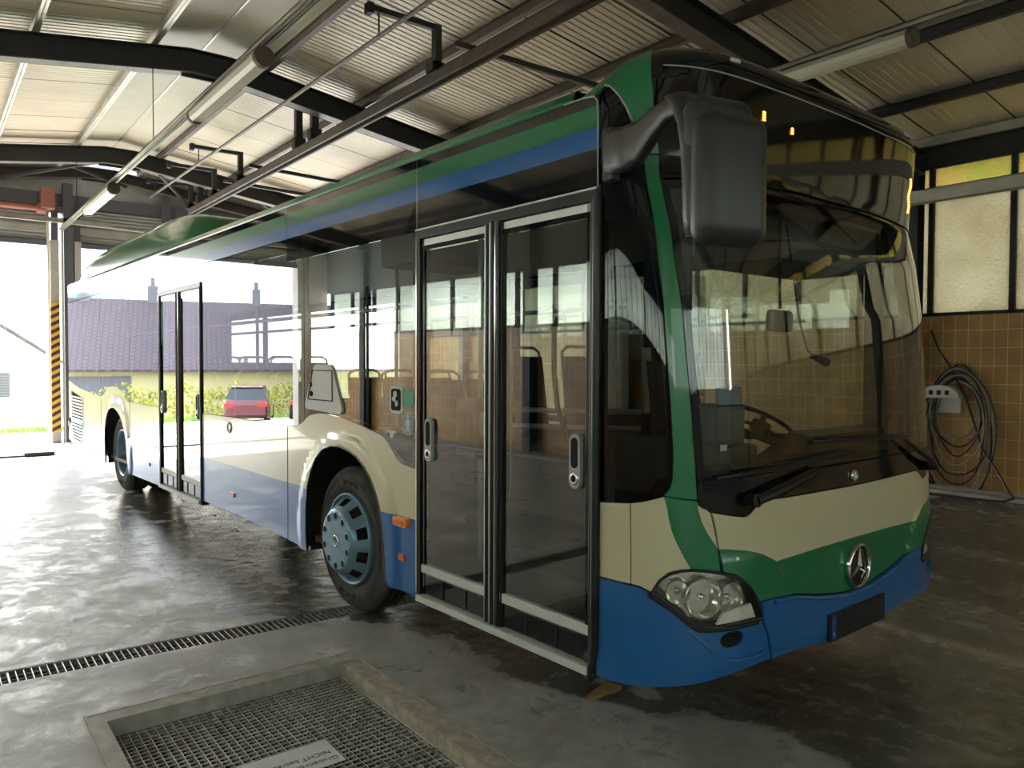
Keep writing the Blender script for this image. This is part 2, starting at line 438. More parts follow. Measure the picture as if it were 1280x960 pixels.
def tag(o, label=None, cat=None, group=None, kind=None):
    if label: o['label'] = label
    if cat: o['category'] = cat
    if group: o['group'] = group
    if kind: o['kind'] = kind
    return o
def empty(name, loc=(0, 0, 0), rz=0., parent=None):
    o = bpy.data.objects.new(name, None); COL.objects.link(o)
    o.location = loc; o.rotation_euler = (0, 0, rz)
    if parent: o.parent = parent
    return o
def copy_tree(o, parent=None):
    c = o.copy(); COL.objects.link(c); c.parent = parent
    for ch in list(o.children): copy_tree(ch, c)
    return c
def rrect(x0, z0, x1, z1, r, n=5):
    P = []
    for cx, cz, a in ((x1 - r, z0 + r, -PI / 2), (x1 - r, z1 - r, 0), (x0 + r, z1 - r, PI / 2), (x0 + r, z0 + r, PI)):
        for k in range(n + 1):
            t = a + PI / 2 * k / n
            P.append((cx + r * math.cos(t), cz + r * math.sin(t)))
    return P
def ellipse(cx, cz, rx, rz, n=28):
    return [(cx + rx * math.cos(2 * PI * k / n), cz + rz * math.sin(2 * PI * k / n)) for k in range(n)]

# ------------------------------------------------------------------ bus front surface
D_, NP, BOW, W2 = .42, 8, .055, 1.275
RK = [(.2, -.04), (.4, 0), (.8, 0), (1.0, -.01), (1.1, -.02), (1.5, -.032), (1.9, -.058), (2.2, -.098), (2.42, -.150), (2.45, -.152), (2.95, -.112), (3.1, -.11)]
def interp(x, T):
    if x <= T[0][0]: return T[0][1]
    for (a, b), (c, d) in zip(T, T[1:]):
        if x <= c: return b + (d - b) * (x - a) / (c - a)
    return T[-1][1]
def smooth_interp(x, T):
    return sum(interp(x + d, T) for d in (-.02, 0, .02)) / 3
_P = [(-1.6, 0.0), (-.6, 0.0), (-D_ - BOW - .02, 0.0)]
for k in range(0, 301):
    u = math.sin(PI / 2 * (1 - k / 300)) ** .5
    _P.append((-D_ * (1 - math.sqrt(max(0, 1 - u ** NP))) - BOW * u * u, W2 - W2 * u))
_Q = [(x, 2 * W2 - y) for x, y in reversed(_P)]
_P += _Q[1:]
_S = [0.]
for a, b in zip(_P, _P[1:]): _S.append(_S[-1] + math.hypot(b[0] - a[0], b[1] - a[1]))
_h = _S[-1] / 2
_S = [q - _h for q in _S]
SMAX = -_S[2]
import bisect
def base(s):
    i = bisect.bisect_right(_S, s) - 1
    i = max(0, min(i, len(_S) - 2))
    d = _S[i + 1] - _S[i]
    t = 0 if d < 1e-12 else (s - _S[i]) / d
    return (_P[i][0] + (_P[i + 1][0] - _P[i][0]) * t, _P[i][1] + (_P[i + 1][1] - _P[i][1]) * t)
def sstep(x, a, b):
    t = max(0., min(1., (x - a) / (b - a)))
    return t * t * (3 - 2 * t)
def sur(s, z):
    bx, by = base(s)
    p = base(s + .02); q = base(s - .02)
    tx, ty = p[0] - q[0], p[1] - q[1]; l = math.hypot(tx, ty) or 1
    nx, ny = -ty / l, tx / l          # inward
    u = min(1, abs(by - W2) / W2)
    x = bx + smooth_interp(z, RK) * min(1, max(0, (bx + .5) / .4)); y = by
    fr = 1 - u ** 8
    H = .27 * (1 - fr) + .09 * fr
    z0 = 2.98 - H
    zz = z
    if z > z0:
        k = sstep(bx, -.74, -.42)     # 0 on the flanks behind the dome, 1 at the front
        Hz = H * k + .11 * (1 - k) * 1 if True else H
        Hi = H * k + .13 * (1 - k)
        r = min(1, (z - z0) / H)
        e = Hi * (1 - math.sqrt(max(0, 1 - r * r)))
        x += nx * e; y += ny * e
        zz = z0 + r * Hz
    return Vector((x, y, zz))
def surn(s, z):
    e = 4e-3
    a = sur(s + e, z) - sur(s - e, z); b = sur(s, z + e) - sur(s, z - e)
    n = a.cross(b)
    if n.length < 1e-9: n = Vector((0, 0, 1))
    return n.normalized()   # points outward (s runs right->left round the front, z up)
def mapfront(s, z, off=0.):
    n = surn(s, z)
    return sur(s, z) + n * off, n

def densify(poly, h):
    P = []
    for i in range(len(poly)):
        a = poly[i]; b = poly[(i + 1) % len(poly)]
        L = math.hypot(b[0] - a[0], b[1] - a[1]); k = max(1, int(math.ceil(L / h - 1e-6)))
        for j in range(k): P.append((a[0] + (b[0] - a[0]) * j / k, a[1] + (b[1] - a[1]) * j / k))
    return P
def inside(p, poly):
    c = False; x, y = p; n = len(poly); j = n - 1
    for i in range(n):
        xi, yi = poly[i]; xj, yj = poly[j]
        if (yi > y) != (yj > y) and x < (xj - xi) * (y - yi) / (yj - yi) + xi: c = not c
        j = i
    return c
def area(poly):
    return .5 * sum(poly[i][0] * poly[(i + 1) % len(poly)][1] - poly[(i + 1) % len(poly)][0] * poly[i][1] for i in range(len(poly)))
def tri(poly, h, holes=()):
    if area(poly) < 0: poly = poly[::-1]
    P = densify(poly, h); V = list(P); E = [(i, (i + 1) % len(P)) for i in range(len(P))]
    hp = []
    for ho in holes:
        H = densify(ho, h); b = len(V); V += H
        E += [(b + i, b + (i + 1) % len(H)) for i in range(len(H))]; hp.append(H)
    x0 = min(p[0] for p in P); x1 = max(p[0] for p in P); y0 = min(p[1] for p in P); y1 = max(p[1] for p in P)
    nx = int((x1 - x0) / h); ny = int((y1 - y0) / h)
    B = [q for H in [P] + hp for q in H]
    cell = {}
    for q in B: cell.setdefault((int(math.floor(q[0] / h)), int(math.floor(q[1] / h))), []).append(q)
    for i in range(1, nx + 1):
        for j in range(1, ny + 1):
            p = (x0 + i * h, y0 + j * h)
            if not inside(p, P) or any(inside(p, H) for H in hp): continue
            ci, cj = int(math.floor(p[0] / h)), int(math.floor(p[1] / h)); ok = True
            for a in (-1, 0, 1):
                for b in (-1, 0, 1):
                    for q in cell.get((ci + a, cj + b), ()):
                        if (q[0] - p[0]) ** 2 + (q[1] - p[1]) ** 2 < (.35 * h) ** 2: ok = False
            if ok: V.append(p)
    vo, eo, fo, _, _, _ = delaunay_2d_cdt([Vector(v) for v in V], E, [], 0, 1e-7)
    F = []
    for f in fo:
        c = (sum(vo[i][0] for i in f) / 3, sum(vo[i][1] for i in f) / 3)
        if inside(c, P) and not any(inside(c, H) for H in hp):
            a = area([vo[i] for i in f])
            if abs(a) < 1e-10: continue
            F.append(tuple(f) if a > 0 else tuple(f)[::-1])
    return [tuple(v) for v in vo], F
def panel(name, pieces, parent, mapf, h=.05, thick=.015, off=0.):
    """pieces: [(poly, material, holes?)]; thick skin following mapf with analytic normals"""
    V = []; F = []; Mi = []; NN = []; mats = []
    for pc in pieces:
        poly, mt = pc[0], pc[1]; holes = pc[2] if len(pc) > 2 else ()
        if mt not in mats: mats.append(mt)
        k = mats.index(mt)
        vo, fo = tri(poly, h, holes)
        b = len(V); edges = {}
        for v in vo:
            p, n = mapf(v[0], v[1], off); V.append(p); NN.append(n)
        for f in fo:
            F.append(tuple(b + i for i in f)); Mi.append(k)
            for i in range(3):
                e = (f[i], f[(i + 1) % 3]); edges[e] = 1
        if thick > 0:
            b2 = len(V)
            for v in vo:
                p, n = mapf(v[0], v[1], off - thick); V.append(p); NN.append(-n)
            for f in fo: F.append(tuple(b2 + i for i in f)[::-1]); Mi.append(k)
            for (i, j) in list(edges):
                if (j, i) not in edges:
                    c = len(V)
                    V += [V[b + i], V[b + j], V[b2 + j], V[b2 + i]]
                    nn = (V[b + j] - V[b + i]).cross(V[b2 + i] - V[b + i])
                    nn = -nn.normalized() if nn.length > 0 else Vector((0, 0, 1))
                    NN += [nn] * 4
                    F.append((c, c + 3, c + 2, c + 1)); Mi.append(k)
    me = bpy.data.meshes.new(name); me.from_pydata([tuple(v) for v in V], [], F)
    for mn in mats: me.materials.append(M[mn])
    for p, k in zip(me.polygons, Mi): p.material_index = k; p.use_smooth = True
    me.update()
    me.normals_split_custom_set_from_vertices([tuple(n) for n in NN])
    o = bpy.data.objects.new(name, me); COL.objects.link(o); o.parent = parent
    return o
def mirror(poly): return [(-a, b) for a, b in poly][::-1]

# ================================================================== THE BUS
BUS_RZ = math.radians(2.1)
bus = empty('city_bus', (0, 0, 0), BUS_RZ)
tag(bus, 'cream, green and blue single-deck city bus parked over the wet floor in the wash hall', 'bus')
WB = (-2.8, .478)          # front wheel centre (x, z)
RW = (-8.9, .478)
def side(x, z, off=0.):
    r = math.hypot(x - WB[0], z - WB[1]); r2 = math.hypot(x - RW[0], (z - RW[1]))
    o = off + .022 * (1 - sstep(r, .655, .725)) * (1 if z > .3 else 0)
    o += .022 * (1 - sstep(r2, .655, .725)) * (1 if off >= -.001 or True else 0)
    e = 5e-3
    def f(a, b):
        r = math.hypot(a - WB[0], b - WB[1]); r2 = math.hypot(a - RW[0], b - RW[1])
        return .022 * (1 - sstep(r, .655, .725)) + .022 * (1 - sstep(r2, .655, .725))
    gx = (f(x + e, z) - f(x - e, z)) / (2 * e); gz = (f(x, z + e) - f(x, z - e)) / (2 * e)
    n = Vector((-gx, -1, -gz)).normalized()
    return Vector((x, -o, z)), n
def flatside(x, z, off=0.):
    return Vector((x, -off, z)), Vector((0, -1, 0))
def leftside(u, z, off=0.):
    return Vector((-u, 2.55 + off, z)), Vector((0, 1, 0))

# ---- right flank, body colour panels -------------------------------------
ZB = .745
belt_f = [(-1.93, 1.037), (-2.054, 1.046), (-2.10, 1.056), (-2.147, 1.080), (-2.19, 1.115), (-2.235, 1.155), (-2.28, 1.186), (-2.337, 1.206), (-2.609, 1.249), (-2.883, 1.281), (-3.05, 1.291), (-3.2, 1.289), (-3.308, 1.271), (-3.38, 1.243), (-3.44, 1.208), (-3.52, 1.182), (-3.60, 1.172), (-3.695, 1.170)]
arch_f = [(-3.335, .300), (-3.35, .45), (-3.347, .60), (-3.322, .764), (-3.27, .87), (-3.19, .975), (-3.08, 1.05), (-2.953, 1.085), (-2.83, 1.092), (-2.70, 1.075), (-2.60, 1.045), (-2.50, .995), (-2.42, .93), (-2.355, .85), (-2.31, .77), (-2.28, .66), (-2.262, .54), (-2.25, .42), (-2.236, .33), (-2.197, .305)]
def split_z(poly_fn): pass
# cream above ZB, blue below; the arch crosses ZB at these x
iu = [p for p in arch_f if p[1] > ZB]; 
ar = [p for p in arch_f if p[1] <= ZB and p[0] > -2.8]      # front foot of arch
al = [p for p in arch_f if p[1] <= ZB and p[0] < -2.8]
xl, xr = -3.326, -2.303
cream = [(-1.93, ZB), ] + belt_f + [(-3.695, ZB), (xl, ZB)] + iu + [(xr, ZB)]
blue1 = [(-1.93, ZB), (xr, ZB)] + ar + [(-1.93, .302)]
blue2 = [(xl, ZB), (-3.695, ZB), (-3.695, .315)] + al
panel('wheel_arch_panel', [(cream, 'cream'), (blue1, 'blue'), (blue2, 'blue')], bus, side, h=.045, thick=.018)
tag(panel('side_panel', [([(-3.705, ZB), (-3.705, 1.170), (-5.635, 1.158), (-5.635, ZB)], 'cream'),
                     ([(-3.705, .318), (-3.705, ZB), (-5.635, ZB), (-5.635, .335), (-4.68, .339)], 'blue')], bus, side, h=.1, thick=.018), 'cream and blue panel between the middle door and front wheel')
# rear of the middle door
belt_r = [(-7.01, 1.150), (-8.25, 1.148), (-8.40, 1.160), (-8.52, 1.205), (-8.66, 1.262), (-8.85, 1.306), (-9.05, 1.322), (-9.25, 1.312), (-9.42, 1.285), (-9.56, 1.235), (-9.70, 1.185), (-9.82, 1.167), (-10.1, 1.175), (-10.6, 1.198), (-11.2, 1.245), (-11.7, 1.30), (-12.0, 1.34)]
arch_r = [(-9.476, .295), (-9.507, .619), (-9.48, .75), (-9.42, .885), (-9.34, .97), (-9.23, 1.03), (-9.10, 1.055), (-8.96, 1.055), (-8.80, 1.02), (-8.66, .96), (-8.55, .87), (-8.46, .78), (-8.40, .68), (-8.352, .467), (-8.30, .285)]
au = [p for p in arch_r if p[1] > ZB]; alr = [p for p in arch_r if p[1] <= ZB and p[0] < -8.9]; arr = [p for p in arch_r if p[1] <= ZB and p[0] > -8.9]
vent_hole = [(-11.86, 1.185), (-11.72, .45), (-11.02, .405), (-11.00, 1.105)]
cr = [(-7.01, ZB)] + belt_r + [(-12.0, ZB), (-9.48, ZB)] + au + [(-8.44, ZB)]
bl_a = [(-7.01, ZB), (-8.44, ZB)] + arr + [(-7.01, .297)]
vu = [(-11.80, ZB + .02), (-11.80, 1.185), (-11.00, 1.105), (-11.00, ZB + .02)]
vl = [(-11.80, ZB - .02), (-11.00, ZB - .02), (-11.02, .405), (-11.72, .45)]
bl_b = [(-9.48, ZB), (-12.0, ZB), (-12.03, .42), (-11.75, .37), (-10.94, .335), (-9.48, .30)] + [p for p in alr if p[1] > .3]
panel('rear_side_panel', [(cr, 'cream', (vu,)), (bl_a, 'blue'), (bl_b, 'blue', (vl,))], bus, side, h=.08, thick=.018)
# engine vent with slats
g = MB()
g.box(-11.83, .03, .41, -10.99, .05, 1.18, 'hole')
for k in range(15):
    z = .44 + k * .047
    x0 = -11.80 if z > .7 else -11.76
    g.bar((x0, .0, z), (-11.0, .0, z - .012), .012, .026, 'alu')
g.build('engine_vent', bus)
for x in (-8.28, -9.80, -10.93, -3.70):
    g = MB(); g.box(x - .004, -.0015, .33, x + .004, .01, 1.15, 'dark_under')
    g.build('panel_seam', bus)

# ---- right flank, glazing --------------------------------------------------
def belt_clip(bl, x0, x1, dz=.004):
    pts = [(x, z + dz) for x, z in bl if x0 < x < x1]
    T = sorted(bl)
    pts = [(x0, interp(x0, T) + dz)] + sorted(pts) + [(x1, interp(x1, T) + dz)]
    return pts
def window(name, x0, x1, bl, mt, ztop=2.548, fr=.035):
    low = belt_clip(bl, x0, x1) if bl else [(x0, 1.16), (x1, 1.16)]
    poly = low + [(x1, ztop), (x0, ztop)]
    o = panel(name, [(poly, mt)], bus, flatside, h=.6, thick=0)
    f = MB()
    f.box(x0, .002, ztop - .1, x1, .02, ztop, 'black_gloss')
    f.box(x0, .002, low[0][1], x0 + fr, .02, ztop, 'black_gloss'); f.box(x1 - fr, .002, low[-1][1], x1, .02, ztop, 'black_gloss')
    for (a, b), (c, d) in zip(low, low[1:]): f.prism([(a, b), (c, d), (c, d + .02), (a, b + .02)], 'y', .002, .02, 'black_gloss')
    f.build('window_surround', o)
    return o
bT = sorted(belt_f)
window('side_window', -3.40, -1.935, bT, 'bus_glass')
window('side_window', -5.64, -3.41, [(-5.64, 1.16)] + [p for p in bT if p[0] > -3.8], 'bus_glass', fr=.05)
rT = sorted(belt_r)
window('side_window', -8.27, -7.015, rT, 'rear_glass')
window('side_window', -9.80, -8.28, rT, 'rear_glass')
window('side_window', -10.92, -9.81, rT, 'rear_glass')
window('side_window', -12.0, -10.93, rT, 'rear_glass')

# fascia above the glazing with the green and blue stripe
fas = []
for x0, x1 in ((-12.0, -7.27), (-7.262, -3.71), (-3.70, -1.926), (-1.918, -.505)):
    if x1 < -2.0:
        zs = [(2.552, 2.785)]
    z_low = 2.552 if x1 < -1.93 else 2.385
    if x1 > -7.5 + .3 or True:
        fas += [([(x0, z_low), (x1, z_low), (x1, 2.556), (x0, 2.556)], 'black_gloss')] if z_low < 2.55 else []
        if x0 > -7.5:
            fas += [([(x0, 2.556), (x1, 2.556), (x1, 2.648), (x0, 2.648)], 'blue'),
                    ([(x0, 2.648), (x1, 2.648), (x1, 2.738), (x0, 2.738)], 'green'),
                    ([(x0, 2.738), (x1, 2.738), (x1, 2.784), (x0, 2.784)], 'black_gloss')]
        else:
            fas += [([(x0, 2.556), (x1, 2.556), (x1, 2.784), (x0, 2.784)], 'black_gloss')]
o = panel('stripe_panel', fas, bus, flatside, h=1.2, thick=.012)
tag(o, 'glossy black strip with green and blue stripes above the windows')
for x in (-1.922, -3.705, -7.266):
    g = MB(); g.box(x - .003, -.0012, 2.4 if x > -2 else 2.56, x + .003, .004, 2.784, 'chrome'); g.build('stripe_joint', o)
# middle door header glass
g = MB(); g.box(-7.01, 0, 2.385, -5.64, .012, 2.555, 'black_gloss'); g.build('door_header', bus)

# roof edge gutter and roof skin
def roofmap(s, z, off=0.): return mapfront(s, z, off)
g = MB()
sec = [(.010, 2.786), (-.004, 2.790), (-.004, 2.802), (.004, 2.812), (.010, 2.832), (.03, 2.846), (.07, 2.856)]
V = []; F = []
for i, x in enumerate((-12.02, -9, -6, -3, -.66)):
    V += [(x, y, z) for y, z in sec]
k = len(sec)
for i in range(4):
    for j in range(k - 1): F.append((i * k + j, (i + 1) * k + j, (i + 1) * k + j + 1, i * k + j + 1))
g.add(V, F, 'green', True)
g.build('roof_gutter', bus, fix=False)
g = MB(); 
g.add([(-12.0, .07, 2.856), (-.7, .07, 2.856), (-.7, .5, 2.885), (-12.0, .5, 2.885), (-.7, 2.05, 2.885), (-12, 2.05, 2.885), (-.7, 2.48, 2.856), (-12, 2.48, 2.856), (-.7, 2.55, 2.79), (-12, 2.55, 2.79)],
      [(0, 1, 2, 3), (3, 2, 4, 5), (5, 4, 6, 7), (7, 6, 8, 9)], 'cream', True)
g.box(-12.0, .04, 2.56, -.6, 2.51, 2.62, 'dark_under')
g.build('roof_panel', bus, fix=False)
# rear roof cowl (boat shaped)
g = MB()
def cowl_sec(x, f):
    y0 = .045 + .30 * (1 - f); top = 2.85 + .42 * f
    P = []
    for t in range(0, 11):
        a = PI / 2 * t / 10
        P.append((y0 + .30 * (1 - math.cos(a)), 2.83 + (top - 2.83) * math.sin(a)))
    P2 = [(2.55 - y, z) for y, z in P[::-1]]
    return [(x, y, z) for y, z in P + P2]
xs = [-12.12, -12.08, -12.0, -11.6, -10, -8.8, -7.9, -7.6, -7.35, -7.15, -7.0, -6.88, -6.78]
fs = [.05, .40, .62, .82, .97, 1, 1, .98, .95, .90, .80, .64, .3]
xs = [-12.12, -12.08, -12.0, -11.6, -10.6, -9.0, -7.7, -7.3, -7.0, -6.75, -6.55, -6.40, -6.28]
V = []
for x, f in zip(xs, fs): V += cowl_sec(x, f)
k = 22; F = []
for i in range(len(xs) - 1):
    for j in range(k - 1): F.append((i * k + j, (i + 1) * k + j, (i + 1) * k + j + 1, i * k + j + 1))
F.append(tuple(range(k))[::-1]); F.append(tuple(range(12 * k, 13 * k)))
g.add(V, F, 'green', True)
g.build('rear_roof_cowl', bus)

# rear end wall, left flank
g = MB()
g.box(-12.06, .10, .42, -11.98, 2.45, 2.80, 'black_gloss', .02)
g.lathe([(.001, 0), (.13, 0)], 'cream', (0, 0, 0)) if False else None
for y0, y1, sgn in ((.13, 0, -1), (2.42, 2.55, 1)):
    V = []; F = []
    for i, (z, m) in enumerate(((.42, 0), (2.83, 0))):
        for t in range(9):
            a = PI / 2 * t / 8
            V.append((-11.99 - .10 * math.sin(a), (.0 if sgn < 0 else 2.55) - sgn * .13 * (1 - math.cos(a)), z))
    for t in range(8): F.append((t, t + 1, 9 + t + 1, 9 + t))
    g.add(V, F, 'cream', True)
g.box(-12.075, -.003, .62, -12.0, .03, .70, 'red_lens'); 
g.build('rear_end', bus)
def lw(x0, x1, z0, z1): return [(-x1, z0), (-x0, z0), (-x0, z1), (-x1, z1)]
panel('left_side_panel', [(lw(-12, -3.6, .745, 1.12), 'cream'), (lw(-3.6, -.5, .745, .95), 'cream'), (lw(-12, -9.5, .33, .745), 'blue'), (lw(-8.3, -3.4, .33, .745), 'blue'), (lw(-2.2, -.5, .33, .745), 'blue')], bus, leftside, h=1.2, thick=.018)
panel('left_top_panel', [(lw(-12, -.5, 2.42, 2.79), 'black_gloss')], bus, leftside, h=2, thick=.02)
for a, b in ((-12, -10.4), (-10.34, -8.8), (-8.74, -7.2), (-7.14, -5.7), (-5.64, -4.1), (-4.04, -2.3), (-2.24, -.52)):
    o = panel('left_window', [(lw(a, b, 1.12 if a < -4.05 else .95, 2.42), 'bus_glass' if a > -9 else 'rear_glass')], bus, leftside, h=2, thick=0)
g = MB()
for x in (-12.0, -10.37, -8.77, -7.17, -5.67, -4.07, -2.27, -.52): g.box(x - .05, 2.50, 1.12, x + .05, 2.545, 2.42, 'black_plastic')
g.box(-12, 2.49, 1.10, -.5, 2.545, 1.16, 'black_plastic'); g.box(-12, 2.49, 2.36, -.5, 2.545, 2.44, 'black_plastic')
g.build('left_window_frame', bus)

# ---- doors -------------------------------------------------------------------
def door(x0, x1, split, handle_x, label, zt=2.372, zb=.318):
    d = empty('passenger_door', (0, 0, 0), 0, bus); d['label'] = label
    f = MB()
    f.box(x0 - .012, -.012, zb, x0 + .03, .06, zt, 'black_rubber', .006)
    f.box(x1 - .03, -.012, zb - .03, x1 + .012, .06, zt, 'black_rubber', .006)
    f.box(x0 - .012, -.014, zt - .035, x1 + .012, .06, zt + .02, 'black_rubber', .006)
    f.box(x0 - .006, -.017, zb + .02, x0 + .004, -.010, zt - .02, 'chrome')
    f.box(x1 - .004, -.017, zb + .02, x1 + .006, -.010, zt - .02, 'black_plastic')
    f.box(x0 - .01, -.018, zt + .012, x1 + .01, -.01, zt + .02, 'alu')
    f.build('door_frame', d)
    c = (split[0] + split[1]) / 2
    for q, (a, b) in enumerate(((x0 + .03, split[0] + .028), (split[1] - .028, x1 - .03))):
        l = MB()
        # pane
        l.add([(a + .02, .008, zb + .14), (b - .02, .008, zb + .14), (b - .02, .008, zt - .06), (a + .02, .008, zt - .06)], [(0, 1, 2, 3)], 'door_glass')
        # black edge of the pane
        l.box(a, .0, zb + .02, a + .028, .03, zt - .04, 'black_gloss'); l.box(b - .028, .0, zb + .02, b, .03, zt - .04, 'black_gloss')
        l.box(a, .0, zt - .075, b, .03, zt - .04, 'alu'); l.box(a, -.001, zt - .10, b, .03, zt - .075, 'black_gloss')
        lo = l.build('door_leaf', d)
        kk = MB()
        kk.box(a, -.004, zb + .142, b, .032, zb + .188, 'silver', .004)
        kk.box(a, .004, zb + .022, b, .032, zb + .142, 'black_gloss', .01)
        for t in range(1, 3): kk.box(a + (b - a) * t / 3 - .004, -.002, zb + .03, a + (b - a) * t / 3 + .004, .01, zb + .13, 'black_plastic')
        kk.build('kick_panel', d)
    s = MB()
    for k2, (ox, w, mt) in enumerate(((-.052, .022, 'black_rubber'), (-.026, .012, 'alu'), (-.004, .020, 'black_rubber'), (.016, .012, 'chrome'), (.040, .022, 'black_rubber'), (-.07, .01, 'alu'), (.062, .01, 'black_plastic'))):
        s.tube([(c + ox, -.012 + abs(ox) * .12, zb + .02), (c + ox, -.012 + abs(ox) * .12, zt - .03)], w / 2, mt, 8)
    s.box(c - .075, .0, zb + .02, c + .07, .04, zt - .035, 'black_rubber')
    s.build('centre_seal', d)
    for hx in handle_x:
        hm = MB()
        hm.prism(rrect(hx - .034, 1.095, hx + .034, 1.335, .033), 'y', -.014, .006, 'grey_paint')
        hm.prism(rrect(hx - .021, 1.185, hx + .021, 1.320, .02), 'y', -.0155, -.013, 'hole')
        hm.prism(ellipse(hx, 1.138, .02, .024), 'y', -.019, -.013, 'hole')
        hm.lathe([(.016, -.019), (.022, -.021), (.028, -.015)], 'chrome', (hx, 0, 1.138), 'y', 20)
        hm.build('door_handle', d)
    sl = MB(); sl.box(x0 + .01, -.03, zb - .022, x1 - .02, .08, zb + .014, 'silver', .006)
    sl.build('door_sill', d)
    return d
door(-1.905, -.515, (-1.274, -1.154), (-1.79, -.63), 'front double passenger door with two tall glass leaves')
door(-7.00, -5.645, (-6.40, -6.28), (-6.90, -5.75), 'middle double passenger door with glass leaves')
# inner edge rubber hanging below the front door post
g = MB(); g.tube([(-.502, -.012, 2.35), (-.500, -.014, 1.0), (-.500, -.012, .45), (-.515, -.006, .36), (-.545, 0, .275)], .02, 'black_rubber', 10)
g.box(-.535, -.005, .30, -.492, .05, 2.40, 'black_rubber')
g.build('door_post', bus)

# ---- front skins -------------------------------------------------------------
S0 = SMAX   # s of the door edge (x=-.495)
corner_top = [(-S0, 1.052), (-1.387, 1.068), (-1.33, 1.078), (-1.287, 1.090), (-1.239, 1.104)]
lamp = [(-1.294, .713), (-1.265, .765), (-1.227, .797), (-1.180, .810), (-1.139, .813), (-1.07, .806), (-1.005, .792), (-.945, .773), (-.895, .748), (-.862, .722), (-.836, .692), (-.80, .63), (-.775, .572), (-.972, .572), (-1.107, .580), (-1.147, .603), (-1.216, .661)]
green_l = [(-1.239, 1.104), (-1.229, 1.06), (-1.224, 1.016), (-1.213, .965), (-1.194, .917), (-1.170, .868), (-1.139, .816)]
cream_c = [(-1.384, .736), (-1.346, .732), (-1.300, .716), (-1.268, .768), (-1.230, .801), (-1.182, .814), (-1.141, .817)] + green_l[::-1][1:] + [(-1.287, 1.090), (-1.33, 1.078), (-1.384, 1.068)]
cream_d = [(-S0, .738), (-1.390, .736), (-1.390, 1.067), (-S0, 1.052)]
green_r = [(-1.103, 1.088), (-1.098, 1.045), (-1.088, 1.006), (-1.068, .963), (-1.041, .923), (-1.020, .894)]
green_c = green_l + [(-1.07, .810), (-1.010, .798), (-1.020, .894)] + green_r[::-1][1:]
cream_t = green_r + [(-1.036, .978), (-1.050, 1.043), (-1.060, 1.050), (-1.085, 1.062), (-1.099, 1.072)]
